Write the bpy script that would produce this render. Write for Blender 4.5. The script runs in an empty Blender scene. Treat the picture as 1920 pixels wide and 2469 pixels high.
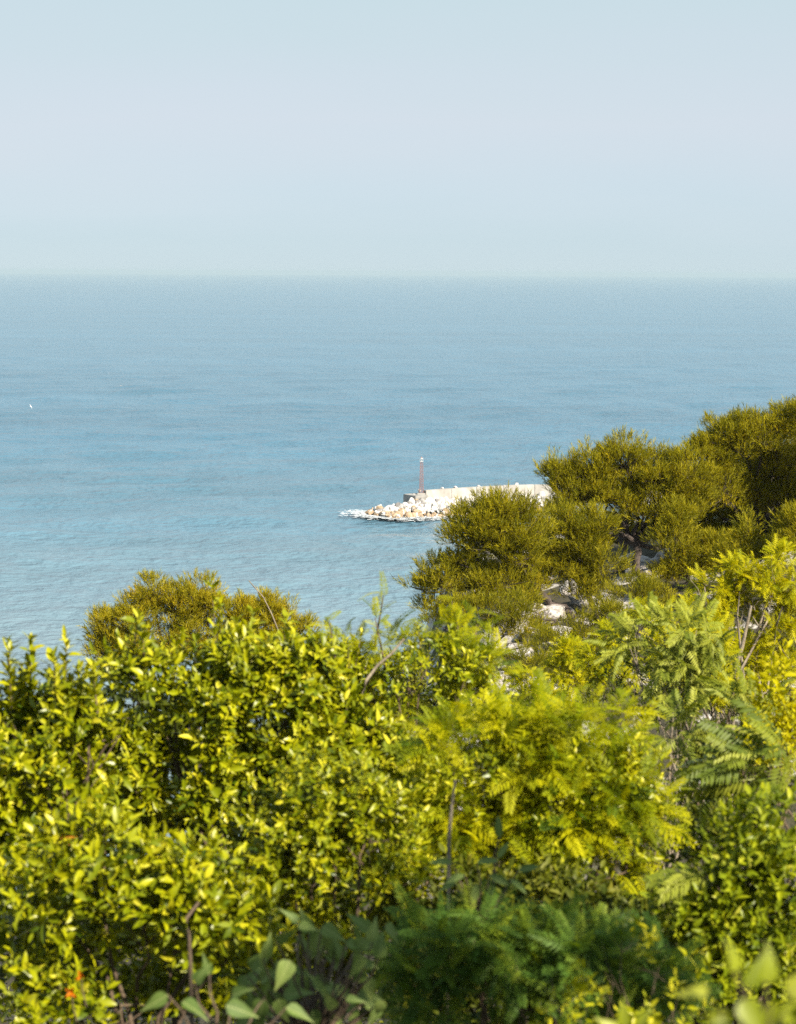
import bpy, math, random
import numpy as np
from mathutils import Matrix, Vector, noise as mnoise

rng = np.random.default_rng(7)
random.seed(7)
S = bpy.context.scene
COL = S.collection

# ------------------------------------------------------------------ camera
CAM = np.array((0.0, 0.0, 48.0))
F = 5000.0                      # focal length in photo pixels (photo 1920 x 2469)
PITCH = math.radians(6.60)
ROLL = math.radians(0.28)
cd = bpy.data.cameras.new('camera')
cam = bpy.data.objects.new('camera', cd)
COL.objects.link(cam)
cd.sensor_fit = 'HORIZONTAL'
cd.sensor_width = 24.0
cd.lens = 24.0 * F / 1920.0
cd.clip_start = 0.1
cd.clip_end = 90000.0
fwd = np.array((0, math.cos(PITCH), -math.sin(PITCH)))
rt0 = np.array((1.0, 0, 0))
up0 = np.cross(rt0, fwd)
RT = rt0 * math.cos(ROLL) + up0 * math.sin(ROLL)
UP = np.cross(RT, fwd)
cam.matrix_world = Matrix(((RT[0], UP[0], -fwd[0], CAM[0]), (RT[1], UP[1], -fwd[1], CAM[1]),
                           (RT[2], UP[2], -fwd[2], CAM[2]), (0, 0, 0, 1)))
cd.dof.use_dof = True
cd.dof.focus_distance = 75.0
cd.dof.aperture_fstop = 3.8
cd.dof.aperture_blades = 9
S.camera = cam

# ------------------------------------------------------------------ light
SUN = np.array((0.55, -0.56, 0.62)); SUN = SUN / np.linalg.norm(SUN)
sun_el = math.asin(SUN[2]); sun_az = math.atan2(SUN[0], SUN[1])
W = bpy.data.worlds.new('World'); S.world = W; W.use_nodes = True
nt = W.node_tree; nt.nodes.clear()
sky = nt.nodes.new('ShaderNodeTexSky'); sky.sky_type = 'NISHITA'; sky.sun_disc = False
sky.sun_elevation = sun_el; sky.sun_rotation = sun_az
sky.altitude = 50; sky.air_density = 0.8; sky.dust_density = 0.0; sky.ozone_density = 5.0
veil = nt.nodes.new('ShaderNodeMix'); veil.data_type = 'RGBA'       # thin high cloud veil over the whole sky
tc = nt.nodes.new('ShaderNodeTexCoord'); mp = nt.nodes.new('ShaderNodeMapping')
mp.inputs['Scale'].default_value = (1.0, 1.0, 6.0)
vn = nt.nodes.new('ShaderNodeTexNoise'); vn.inputs['Scale'].default_value = 2.2; vn.inputs['Detail'].default_value = 4
vr = nt.nodes.new('ShaderNodeMapRange'); vr.inputs[1].default_value = 0.3; vr.inputs[2].default_value = 0.7
vr.inputs[3].default_value = 0.90; vr.inputs[4].default_value = 0.95
bg = nt.nodes.new('ShaderNodeBackground'); bg.inputs[1].default_value = 0.055
wo = nt.nodes.new('ShaderNodeOutputWorld')
vc = nt.nodes.new('ShaderNodeValToRGB'); ce = vc.color_ramp.elements
for _ in range(3): ce.new(0.5)
for q, (p_, c_) in enumerate(((0.0, (0.415, 0.510, 0.565)), (0.02, (0.450, 0.530, 0.585)), (0.07, (0.495, 0.545, 0.592)), (0.15, (0.445, 0.545, 0.578)), (0.6, (0.36, 0.48, 0.58)))):
    ce[q].position = p_; ce[q].color = (*c_, 1)
sz = nt.nodes.new('ShaderNodeSeparateXYZ'); L0 = nt.links.new; L0(tc.outputs['Generated'], sz.inputs[0])
zo = nt.nodes.new('ShaderNodeMath'); zo.operation = 'MULTIPLY_ADD'; zo.inputs[1].default_value = 0.14; zo.inputs[2].default_value = -0.07; L0(vn.outputs[0], zo.inputs[0])
za = nt.nodes.new('ShaderNodeMath'); za.operation = 'ADD'; L0(zo.outputs[0], za.inputs[0]); L0(sz.outputs[2], za.inputs[1])
vs = nt.nodes.new('ShaderNodeVectorMath'); vs.operation = 'SCALE'; vs.inputs['Scale'].default_value = 10.0
L = nt.links.new
L(tc.outputs['Generated'], mp.inputs[0]); L(mp.outputs[0], vn.inputs['Vector']); L(vn.outputs[0], vr.inputs[0])
L(za.outputs[0], vc.inputs[0]); L(vc.outputs[0], vs.inputs[0]); L(vs.outputs[0], veil.inputs[7]); L(vr.outputs[0], veil.inputs[0]); L(sky.outputs[0], veil.inputs[6]); L(veil.outputs[2], bg.inputs[0]); L(bg.outputs[0], wo.inputs[0])

sd = bpy.data.lights.new('sun', 'SUN'); sd.energy = 5.0; sd.angle = math.radians(0.5); sd.color = (1.0, 0.90, 0.74)
sun = bpy.data.objects.new('sun', sd); COL.objects.link(sun)
sun.rotation_euler = Vector(SUN).to_track_quat('Z', 'Y').to_euler()
sun.location = (40, -30, 90)

S.view_settings.view_transform = 'Standard'; S.view_settings.look = 'None'
S.view_settings.exposure = 1.30; S.view_settings.gamma = 1.0
S.view_settings.use_curve_mapping = False
S.render.engine = 'CYCLES'
cy = S.cycles
cy.use_denoising = False
cy.max_bounces = 4; cy.diffuse_bounces = 1; cy.glossy_bounces = 2; cy.transmission_bounces = 2
cy.transparent_max_bounces = 8; cy.volume_bounces = 1
cy.sample_clamp_indirect = 3.0
cy.use_adaptive_sampling = False
cy.caustics_reflective = False; cy.caustics_refractive = False

# ------------------------------------------------------------------ helpers
def at(px, py, d):
    """world point on the sight line of photo pixel (px, py), d metres ahead"""
    v = fwd + RT * (px - 960.0) / F + UP * (1234.5 - py) / F
    return CAM + v * (d / v[1])

def proj(P):
    """photo pixel and depth of world points (N,3)"""
    Q = P - CAM
    z = Q @ fwd
    return 960 + F * (Q @ RT) / z, 1234.5 - F * (Q @ UP) / z, z

def norm(a):
    return a / np.maximum(np.linalg.norm(a, axis=-1, keepdims=True), 1e-9)

def mesh(name, V, faces, mats=(), smooth=False, tint=None, mat_idx=None):
    """faces: (N,k) int array or list of such arrays"""
    if not isinstance(faces, list): faces = [faces]
    faces = [np.asarray(f, dtype=np.int32) for f in faces if len(f)]
    me = bpy.data.meshes.new(name)
    V = np.asarray(V, dtype=np.float32)
    me.vertices.add(len(V)); me.vertices.foreach_set('co', V.ravel())
    loops = np.concatenate([f.ravel() for f in faces])
    cnt = np.concatenate([np.full(len(f), f.shape[1], dtype=np.int32) for f in faces])
    st = np.concatenate(([0], np.cumsum(cnt)[:-1])).astype(np.int32)
    me.loops.add(len(loops)); me.loops.foreach_set('vertex_index', loops)
    me.polygons.add(len(cnt)); me.polygons.foreach_set('loop_start', st); me.polygons.foreach_set('loop_total', cnt)
    me.polygons.foreach_set('use_smooth', np.full(len(cnt), bool(smooth)))
    for m in mats: me.materials.append(m)
    if mat_idx is not None: me.polygons.foreach_set('material_index', np.asarray(mat_idx, dtype=np.int32))
    if tint is not None:
        a = me.attributes.new('tint', 'FLOAT', 'POINT'); a.data.foreach_set('value', np.asarray(tint, dtype=np.float32))
    me.update(); me.validate()
    return me

def obj(name, me, parent=None, label=None, cat=None, group=None, kind=None):
    o = bpy.data.objects.new(name, me); COL.objects.link(o)
    if parent is not None: o.parent = parent
    if label: o['label'] = label
    if cat: o['category'] = cat
    if group: o['group'] = group
    if kind: o['kind'] = kind
    return o

def empty(name, loc, label, cat, group=None):
    o = obj(name, None, None, label, cat, group); o.location = loc
    o.empty_display_size = 0.2
    return o

def box(V, Fq, x0, x1, y0, y1, z0, z1):
    b = len(V)
    V += [(x0, y0, z0), (x1, y0, z0), (x1, y1, z0), (x0, y1, z0), (x0, y0, z1), (x1, y0, z1), (x1, y1, z1), (x0, y1, z1)]
    Fq += [(b, b+3, b+2, b+1), (b+4, b+5, b+6, b+7), (b, b+1, b+5, b+4), (b+1, b+2, b+6, b+5), (b+2, b+3, b+7, b+6), (b+3, b, b+4, b+7)]

def tube(pts, radii, n=7):
    """tapered tube along a polyline -> verts, quads"""
    P = np.asarray(pts, dtype=float); R = np.asarray(radii, dtype=float)
    T = norm(np.gradient(P, axis=0))
    a = np.where(np.abs(T[:, 2:3]) > 0.9, np.array([[1.0, 0, 0]]), np.array([[0, 0, 1.0]]))
    U = norm(np.cross(T, a)); Vv = np.cross(T, U)
    ang = np.linspace(0, 2*math.pi, n, endpoint=False)
    ring = P[:, None, :] + R[:, None, None] * (U[:, None, :] * np.cos(ang)[None, :, None] + Vv[:, None, :] * np.sin(ang)[None, :, None])
    k = len(P)
    V = np.vstack([ring.reshape(-1, 3), P[-1:]+T[-1:]*R[-1]])
    i = np.arange(k-1)[:, None]*n; j = np.arange(n)[None, :]; j2 = (j+1) % n
    q = np.stack([i+j, i+j2, i+n+j2, i+n+j], -1).reshape(-1, 4)
    return V, q

def tubes(name, lst, mat, n=7):
    Vs, Qs, o = [], [], 0
    for pts, rad in lst:
        V, q = tube(pts, rad, n); Vs.append(V); Qs.append(q+o); o += len(V)
    return mesh(name, np.vstack(Vs), np.vstack(Qs), [mat], smooth=True)

def bend(a, b, k=6, amp=0.1, sag=0.0):
    """wandering polyline from a to b"""
    a = np.asarray(a, float); b = np.asarray(b, float)
    t = np.linspace(0, 1, k)[:, None]
    l = np.linalg.norm(b-a)
    w = rng.normal(0, amp*l, (k, 3)) * np.sin(t*math.pi)
    return a + (b-a)*t + w*0.5 + np.array([0, 0, sag*l])*np.sin(t*math.pi)

def fbm(P, scale, octv=4, seed=0.0):
    out = np.empty(len(P))
    for i, p in enumerate(P):
        out[i] = mnoise.fractal(Vector((p[0]*scale+seed, p[1]*scale-seed, p[2]*scale+seed*0.5)), 1.0, 2.0, octv)
    return out

# ------------------------------------------------------------------ materials
def mat(name):
    m = bpy.data.materials.new(name); m.use_nodes = True
    n = m.node_tree.nodes; b = n['Principled BSDF']
    return m, n, m.node_tree.links.new, b

def leaf_mat(name, cols, rough=0.42, trans=0.35, spec=0.5, tcol=None, noise_scale=0.0):
    """foliage: colour varies leaf by leaf through the 'tint' attribute; light passes through the blade"""
    m, n, l, b = mat(name)
    at_ = n.new('ShaderNodeAttribute'); at_.attribute_name = 'tint'
    r = n.new('ShaderNodeValToRGB')
    e = r.color_ramp.elements
    while len(e) < len(cols): e.new(0.5)
    for i, (p, c) in enumerate(cols): e[i].position = p; e[i].color = (c[0]*0.68, c[1]*0.735, c[2]*0.4, 1)
    l(at_.outputs['Fac'], r.inputs[0])
    col = r.outputs[0]
    if noise_scale:
        tcn = n.new('ShaderNodeTexCoord'); sx = n.new('ShaderNodeSeparateXYZ'); l(tcn.outputs['Object'], sx.inputs[0])
        def mth(op, a, c=None):
            q = n.new('ShaderNodeMath'); q.operation = op
            for i, v in enumerate((a, c)):
                if v is None: continue
                if isinstance(v, (int, float)): q.inputs[i].default_value = v
                else: l(v, q.inputs[i])
            return q.outputs[0]
        ax = mth('ABSOLUTE', sx.outputs[0])
        side = mth('LESS_THAN', mth('FRACT', mth('MULTIPLY', mth('SUBTRACT', sx.outputs[1], mth('MULTIPLY', ax, 0.8)), 8.0)), 0.13)
        vein = mth('MAXIMUM', mth('LESS_THAN', ax, 0.014), mth('MULTIPLY', side, 0.55))
        nz_ = n.new('ShaderNodeTexNoise'); nz_.inputs['Scale'].default_value = noise_scale; nz_.inputs['Detail'].default_value = 4; l(tcn.outputs['Object'], nz_.inputs['Vector'])
        m1 = n.new('ShaderNodeMix'); m1.data_type = 'RGBA'; m1.blend_type = 'OVERLAY'; m1.inputs[0].default_value = 0.55; l(col, m1.inputs[6]); l(nz_.outputs[0], m1.inputs[7])
        m2 = n.new('ShaderNodeMix'); m2.data_type = 'RGBA'; m2.inputs[7].default_value = (0.34, 0.36, 0.14, 1); l(mth('MULTIPLY', vein, 0.5), m2.inputs[0]); l(m1.outputs[2], m2.inputs[6])
        col = m2.outputs[2]
    l(col, b.inputs['Base Color'])
    b.inputs['Roughness'].default_value = rough
    b.inputs['Specular IOR Level'].default_value = spec*0.45
    t = n.new('ShaderNodeBsdfTranslucent')
    hs = n.new('ShaderNodeHueSaturation'); hs.inputs['Hue'].default_value = 0.485; hs.inputs['Saturation'].default_value = 1.1; hs.inputs['Value'].default_value = 1.15
    l(r.outputs[0], hs.inputs['Color']); l(hs.outputs[0], t.inputs[0])
    mx = n.new('ShaderNodeMixShader'); mx.inputs[0].default_value = trans
    l(b.outputs[0], mx.inputs[1]); l(t.outputs[0], mx.inputs[2]); l(mx.outputs[0], n['Material Output'].inputs[0])
    return m

def ramp_mat(name, c0, c1, scale, rough=0.9, bump=0.3, detail=6, bscale=None, c2=None):
    m, n, l, b = mat(name)
    tcn = n.new('ShaderNodeTexCoord')
    ns = n.new('ShaderNodeTexNoise'); ns.inputs['Scale'].default_value = scale; ns.inputs['Detail'].default_value = detail
    l(tcn.outputs['Object'], ns.inputs['Vector'])
    r = n.new('ShaderNodeValToRGB'); r.color_ramp.elements[0].position = 0.34; r.color_ramp.elements[1].position = 0.66
    r.color_ramp.elements[0].color = (*c0, 1); r.color_ramp.elements[1].color = (*c1, 1)
    if c2:
        e = r.color_ramp.elements.new(0.8); e.color = (*c2, 1)
    l(ns.outputs[0], r.inputs[0]); l(r.outputs[0], b.inputs['Base Color'])
    b.inputs['Roughness'].default_value = rough
    n2 = n.new('ShaderNodeTexNoise'); n2.inputs['Scale'].default_value = bscale or scale*5; n2.inputs['Detail'].default_value = 5
    l(tcn.outputs['Object'], n2.inputs['Vector'])
    bp = n.new('ShaderNodeBump'); bp.inputs['Strength'].default_value = bump; bp.inputs['Distance'].default_value = 0.1
    l(n2.outputs[0], bp.inputs['Height']); l(bp.outputs[0], b.inputs['Normal'])
    return m

M_LAUREL = leaf_mat('laurel leaf', [(0.0, (0.06, 0.10, 0.006)), (0.4, (0.27, 0.29, 0.006)), (0.75, (0.52, 0.475, 0.010)), (1.0, (0.72, 0.61, 0.06))], 0.36, 0.22, 0.7)
M_SMALL = leaf_mat('small glossy leaf', [(0.0, (0.06, 0.095, 0.008)), (0.45, (0.24, 0.28, 0.010)), (0.85, (0.44, 0.44, 0.02)), (1.0, (0.55, 0.50, 0.10))], 0.42, 0.3, 0.5)
M_FEATHER = leaf_mat('feathery leaf', [(0.0, (0.07, 0.13, 0.008)), (0.45, (0.32, 0.345, 0.008)), (1.0, (0.70, 0.61, 0.010))], 0.5, 0.45, 0.3)
M_FEATHER_SHADE = leaf_mat('shade-toned feathery leaf', [(0.0, (0.05, 0.11, 0.03)), (0.5, (0.12, 0.20, 0.045)), (1.0, (0.30, 0.34, 0.03))], 0.5, 0.35, 0.3)  # darker, bluer copy of the feathery leaf: shade put into its colour
M_YELLOW = leaf_mat('young yellow leaf', [(0.0, (0.15, 0.20, 0.006)), (0.5, (0.48, 0.455, 0.008)), (1.0, (0.74, 0.62, 0.012))], 0.5, 0.45, 0.3)
M_AILAN = leaf_mat('tree of heaven leaf', [(0.0, (0.09, 0.13, 0.018)), (0.5, (0.30, 0.32, 0.045)), (1.0, (0.50, 0.48, 0.12))], 0.52, 0.30, 0.6)
M_GREY = leaf_mat('dusty grey green leaf', [(0.0, (0.08, 0.13, 0.045)), (0.5, (0.155, 0.21, 0.08)), (1.0, (0.24, 0.29, 0.13))], 0.55, 0.22, 0.4, noise_scale=4.0)
M_NEEDLE = leaf_mat('pine needles', [(0.0, (0.07, 0.085, 0.010)), (0.45, (0.28, 0.245, 0.016)), (0.8, (0.50, 0.40, 0.025)), (1.0, (0.66, 0.48, 0.03))], 0.55, 0.32, 0.25)
M_NEEDLEO = leaf_mat('orange tipped needles', [(0.0, (0.09, 0.105, 0.014)), (0.45, (0.34, 0.29, 0.024)), (0.8, (0.56, 0.43, 0.03)), (1.0, (0.68, 0.46, 0.04))], 0.55, 0.32, 0.25)
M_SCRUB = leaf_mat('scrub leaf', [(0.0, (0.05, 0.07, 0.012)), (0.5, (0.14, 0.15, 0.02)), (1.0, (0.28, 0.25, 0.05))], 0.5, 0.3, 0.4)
M_DRY = leaf_mat('dry leaf', [(0.0, (0.30, 0.12, 0.03)), (1.0, (0.55, 0.20, 0.03))], 0.6, 0.2, 0.3)
M_ORANGE = leaf_mat('orange petal', [(0.0, (0.70, 0.16, 0.005)), (1.0, (0.85, 0.25, 0.01))], 0.5, 0.3, 0.3)
M_BARK = ramp_mat('pine bark', (0.035, 0.025, 0.02), (0.09, 0.07, 0.06), 6, 0.95, 0.6)
M_BARKP = ramp_mat('pale bark', (0.13, 0.105, 0.075), (0.24, 0.20, 0.14), 9, 0.9, 0.3)
M_TWIG = ramp_mat('twig bark', (0.06, 0.04, 0.025), (0.13, 0.09, 0.055), 12, 0.9, 0.3)

# ------------------------------------------------------------------ sea, terrain
mw, n, l, b = mat('sea water')
geo = n.new('ShaderNodeNewGeometry')
def wnoise(sc, det, rough=0.55, scale_vec=(1, 1, 1), rz=0.0):
    mpn = n.new('ShaderNodeMapping'); mpn.inputs['Scale'].default_value = scale_vec; mpn.inputs['Rotation'].default_value = (0, 0, rz)
    l(geo.outputs['Position'], mpn.inputs[0])
    t = n.new('ShaderNodeTexNoise'); t.inputs['Scale'].default_value = sc; t.inputs['Detail'].default_value = det; t.inputs['Roughness'].default_value = rough
    l(mpn.outputs[0], t.inputs['Vector']); return t
def math_(op, a, bb, clamp=False):
    t = n.new('ShaderNodeMath'); t.operation = op; t.use_clamp = clamp
    for i, v in enumerate((a, bb)):
        if isinstance(v, (int, float)): t.inputs[i].default_value = v
        else: l(v, t.inputs[i])
    return t.outputs[0]
sep = n.new('ShaderNodeSeparateXYZ'); l(geo.outputs['Position'], sep.inputs[0])
chop = wnoise(0.42, 4, 0.6, (1.0, 1.0, 1), 0.12)
swell = wnoise(0.045, 2, 0.5, (0.6, 1.0, 1), 0.06)
band = wnoise(0.012, 3, 0.5, (0.16, 1.0, 1), 0.04)
mid = wnoise(0.13, 3, 0.6, (0.9, 1.0, 1), -0.10)
h = math_('ADD', math_('ADD', math_('MULTIPLY', chop.outputs[0], 1.1), math_('MULTIPLY', mid.outputs[0], 2.4)), math_('MULTIPLY', swell.outputs[0], 1.0))
bp = n.new('ShaderNodeBump'); bp.inputs['Strength'].default_value = 0.9; bp.inputs['Distance'].default_value = 1.0
l(h, bp.inputs['Height']); l(bp.outputs[0], b.inputs['Normal'])
# body colour: pale over the shallow sand by the shore, deeper blue offshore, wind streaks
shal = n.new('ShaderNodeMapRange'); shal.inputs[1].default_value = 230; shal.inputs[2].default_value = 620; shal.clamp = True
l(math_('ADD', sep.outputs[1], math_('MULTIPLY', math_('SUBTRACT', band.outputs[0], 0.5), 90.0)), shal.inputs[0])
cr = n.new('ShaderNodeValToRGB'); e = cr.color_ramp.elements
e[0].position = 0.0; e[0].color = (0.150, 0.212, 0.245, 1); e[1].position = 1.0; e[1].color = (0.036, 0.120, 0.188, 1)
x = e.new(0.45); x.color = (0.070, 0.154, 0.214, 1)
l(shal.outputs[0], cr.inputs[0])
mxc = n.new('ShaderNodeMix'); mxc.data_type = 'RGBA'; mxc.blend_type = 'MULTIPLY'
mr = n.new('ShaderNodeMapRange'); mr.inputs[1].default_value = 0.35; mr.inputs[2].default_value = 0.65; mr.inputs[3].default_value = 0.86; mr.inputs[4].default_value = 1.10
l(math_('ADD', math_('MULTIPLY', band.outputs[0], 0.6), math_('MULTIPLY', swell.outputs[0], 0.4)), mr.inputs[0])
cmb = n.new('ShaderNodeCombineColor'); [l(mr.outputs[0], cmb.inputs[i]) for i in range(3)]
mxc.inputs[0].default_value = 1.0
l(cr.outputs[0], mxc.inputs[6]); l(cmb.outputs[0], mxc.inputs[7]); l(mxc.outputs[2], b.inputs['Base Color'])
b.inputs['Roughness'].default_value = 0.14; b.inputs['IOR'].default_value = 1.33

def grid_faces(nx, ny):
    i, j = np.meshgrid(np.arange(nx-1), np.arange(ny-1)); a = (j*nx+i).ravel()
    return np.stack([a, a+1, a+nx+1, a+nx], -1)
# waves as geometry: a fan of rows that grow with distance, heights from a spectrum of crossing wave trains
inv = np.linspace(1/205.0, 1/3400.0, 440); wy = 1/inv
wa = np.linspace(-0.27, 0.27, 320)
WX = wy[:, None]*wa[None, :]; WY = np.repeat(wy[:, None], len(wa), 1)
stepy = np.abs(np.gradient(wy))[:, None]; stepx = (wy*(wa[1]-wa[0]))[:, None]
WZ = np.zeros_like(WX); wr = np.random.default_rng(21)
for k in range(84):
    lam = 2.6*(58/2.6)**(k/83.0)*wr.uniform(.92, 1.08)
    th = math.radians(98+wr.normal(0, 40)); kx, ky = math.cos(th)*2*math.pi/lam, math.sin(th)*2*math.pi/lam
    amp = 0.0032*lam**0.95*wr.uniform(.6, 1.4)
    res = np.abs(kx)*stepx + np.abs(ky)*stepy                       # phase advance per cell: drop what the mesh cannot carry
    fade = np.clip((2.6-res)/1.3, 0, 1)
    pat = 0.6+0.4*np.sin(WX*wr.uniform(.002, .01)+WY*wr.uniform(.004, .02)+wr.uniform(0, 6))   # gusty patches
    WZ += amp*fade*pat*np.sin(kx*WX+ky*WY+wr.uniform(0, 6.28))
WZ += 0.0
edge = np.clip((0.27-np.abs(wa))/0.03, 0, 1)[None, :]*np.clip((wy-205)/12, 0, 1)[:, None]*np.clip((3400-wy)/1200, 0, 1)[:, None]
WZ = WZ*edge - 0.93*(1-edge)
FV = np.stack([WX.ravel(), WY.ravel(), WZ.ravel()], -1); FF = grid_faces(len(wa), len(wy))
ys = np.concatenate([np.linspace(-400, 400, 9), np.geomspace(500, 30000, 16)])
xs = np.concatenate([-np.geomspace(20000, 300, 9), np.linspace(-200, 200, 5), np.geomspace(300, 20000, 9)])
gx, gy = np.meshgrid(xs, ys)
PV = np.stack([gx.ravel(), gy.ravel(), np.full(gx.size, -0.9)], -1)     # calm water all round, a little lower than the crests
obj('sea', mesh('sea', np.vstack([FV, PV]), [FF, grid_faces(len(xs), len(ys))+len(FV)], [mw], smooth=True), kind='structure')

def smooth(a, b_, v):
    t = np.clip((v-a)/(b_-a), 0, 1); return t*t*(3-2*t)
def ground0(x, y):
    base = np.interp(y, [-20, 1.2, 2.4, 6, 8, 10, 13, 17, 24, 34, 45, 60, 75, 95, 120, 150], [46.3, 46.3, 45.4, 44.3, 43.8, 43.4, 42.6, 41, 38.5, 36, 34, 31, 26, 14, 1, -4])
    ridge = np.interp(y, [20, 34, 46, 54, 64, 72, 82, 95, 115, 150], [0, 0, 34.8, 36.6, 37.9, 38.7, 37.5, 26, 6, -4]) + np.clip(x-6, 0, 40)*0.12
    wgt = smooth(-2.5, 3.0, x) * smooth(34, 48, y)
    z = base*(1-wgt) + np.maximum(base, ridge)*wgt
    z = z - smooth(-2, -30, x)*smooth(20, 60, y)*10 - smooth(-25, -60, x)*30
    return np.maximum(z, -4.5)
_gx = np.arange(-70, 90.1, 1.0); _gy = np.arange(-20, 150.1, 1.0)
GX, GY = np.meshgrid(_gx, _gy)
P2 = np.stack([GX.ravel(), GY.ravel(), np.zeros(GX.size)], -1)
nz = fbm(P2, 0.16, 4, 3.1)*0.9 + fbm(P2, 0.6, 3, 9.1)*0.35
GZ = (ground0(GX, GY) + (nz.reshape(GX.shape))*smooth(9, 20, GY)*0.8)
GZ = np.maximum(GZ, -5)
def ground(x, y):
    fx = np.clip((x+70), 0, len(_gx)-1.001); fy = np.clip((y+20), 0, len(_gy)-1.001)
    i = int(fx); j = int(fy); u = fx-i; v = fy-j
    return float((GZ[j, i]*(1-u)+GZ[j, i+1]*u)*(1-v) + (GZ[j+1, i]*(1-u)+GZ[j+1, i+1]*u)*v)

mt, n, l, b = mat('hillside soil and limestone')
geo = n.new('ShaderNodeNewGeometry')
def pn(sc, det):
    t = n.new('ShaderNodeTexNoise'); t.inputs['Scale'].default_value = sc; t.inputs['Detail'].default_value = det; l(geo.outputs['Position'], t.inputs['Vector']); return t
n1 = pn(0.5, 6); n2 = pn(3.0, 6)
r1 = n.new('ShaderNodeValToRGB'); r1.color_ramp.elements[0].position = 0.53; r1.color_ramp.elements[1].position = 0.58
l(n1.outputs[0], r1.inputs[0])
soil = n.new('ShaderNodeValToRGB'); soil.color_ramp.elements[0].color = (0.018, 0.016, 0.008, 1); soil.color_ramp.elements[1].color = (0.05, 0.042, 0.020, 1)
rock = n.new('ShaderNodeValToRGB'); rock.color_ramp.elements[0].position = 0.3; rock.color_ramp.elements[0].color = (0.22, 0.19, 0.165, 1); rock.color_ramp.elements[1].color = (0.48, 0.45, 0.41, 1); rock.color_ramp.elements[1].position = 0.6
l(n2.outputs[0], soil.inputs[0]); l(n2.outputs[0], rock.inputs[0])
# bare limestone only on the headland, earth and leaf litter on the near slope
sp = n.new('ShaderNodeSeparateXYZ'); l(geo.outputs['Position'], sp.inputs[0])
far = n.new('ShaderNodeMapRange'); far.inputs[1].default_value = 44; far.inputs[2].default_value = 50; l(sp.outputs[1], far.inputs[0])
mm = n.new('ShaderNodeMath'); mm.operation = 'MULTIPLY'; l(far.outputs[0], mm.inputs[0]); l(r1.outputs[0], mm.inputs[1])
mx = n.new('ShaderNodeMix'); mx.data_type = 'RGBA'; l(mm.outputs[0], mx.inputs[0]); l(soil.outputs[0], mx.inputs[6]); l(rock.outputs[0], mx.inputs[7])
l(mx.outputs[2], b.inputs['Base Color']); b.inputs['Roughness'].default_value = 0.95
bp = n.new('ShaderNodeBump'); bp.inputs['Strength'].default_value = 0.8; bp.inputs['Distance'].default_value = 0.25; l(n2.outputs[0], bp.inputs['Height']); l(bp.outputs[0], b.inputs['Normal'])
hill = obj('hillside', mesh('hillside', np.stack([GX.ravel(), GY.ravel(), GZ.ravel()], -1), grid_faces(len(_gx), len(_gy)), [mt], smooth=True), kind='structure')

# ------------------------------------------------------------------ rocks
import bmesh
def rock_mesh(name, m, seed, sub=2, rough=0.45, flat=0.0):
    bm = bmesh.new(); bmesh.ops.create_icosphere(bm, subdivisions=sub, radius=1.0)
    r = random.Random(seed)
    pl = [(Vector((r.gauss(0, 1), r.gauss(0, 1), r.gauss(0, 1))).normalized(), r.uniform(0.55, 0.85)) for _ in range(9)]
    off = Vector((r.uniform(-50, 50), r.uniform(-50, 50), 0))
    for v in bm.verts:
        for nn, d in pl:                                   # chop to facets like quarried stone
            k = v.co.dot(nn) - d
            if k > 0: v.co -= nn*k
        v.co *= 1 + rough*0.35*mnoise.noise(v.co*1.7+off)
    me = bpy.data.meshes.new(name); bm.to_mesh(me); bm.free(); me.materials.append(m)
    return me
M_LIME = ramp_mat('white limestone', (0.24, 0.21, 0.19), (0.52, 0.49, 0.46), 2.6, 0.9, 0.9, bscale=6)
M_QUARRY = ramp_mat('white quarry stone', (0.40, 0.37, 0.34), (0.56, 0.54, 0.52), 1.0, 0.9, 0.3)
M_OCHRE = ramp_mat('ochre wet stone', (0.20, 0.13, 0.07), (0.36, 0.27, 0.18), 1.2, 0.8, 0.3)
M_GREYS = ramp_mat('grey stone', (0.13, 0.12, 0.12), (0.26, 0.25, 0.24), 1.2, 0.9, 0.3)
hill_rocks = [rock_mesh('limestone rock %d' % i, M_LIME, 100+i, 3, 0.6) for i in range(5)]
def hill_rock(px, py, d, s, sq=0.7):
    p = at(px, py, d); z = ground(p[0], p[1])
    o = obj('rock', random.choice(hill_rocks), hill)
    o.location = (p[0], p[1], z + s*0.15)
    o.scale = (s*random.uniform(0.8, 1.4), s*random.uniform(0.8, 1.3), s*sq*random.uniform(0.7, 1.1))
    o.rotation_euler = (random.uniform(-.3, .3), random.uniform(-.3, .3), random.uniform(0, 6.28))
for i in range(46):
    hill_rock(random.uniform(900, 1180), 0, random.uniform(47, 60), random.uniform(0.2, 0.55))
for i in range(40):
    hill_rock(random.uniform(1200, 1500), 0, random.uniform(56, 68), random.uniform(0.2, 0.6), 0.5)
for i in range(22):
    hill_rock(random.uniform(1540, 1760), 0, random.uniform(68, 76), random.uniform(0.3, 0.7), 0.9)

# ------------------------------------------------------------------ breakwater
bwp = at(960, 1245, 1.0)
SEA_D = 48.0 * 1.0 / ((CAM[2]-at(960, 1240, 1.0)[2]))       # distance of the rubble toe
def seapt(px, py, z=0.0):
    v = at(px, py, 1.0) - CAM
    return CAM + v * ((z-CAM[2])/v[2])
stones = {k: [rock_mesh('%s boulder %d' % (k, i), m, 300+37*i+len(k), 2, 0.5) for i in range(4)] for k, m in (('white', M_QUARRY), ('ochre', M_OCHRE), ('grey', M_GREYS))}
blk = seapt(1010, 1204, 2.6)                                    # foot of the end block, at the waterside corner
bw = empty('breakwater', (float(blk[0]), float(blk[1])+3, 0), 'white rubble breakwater with pale concrete parapet reaching into the blue sea', 'breakwater')
BW = np.array(bw.location)
def bw_child(name, me, label=None, kind=None):
    return obj(name, me, bw, label, None, None, kind)
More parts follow.
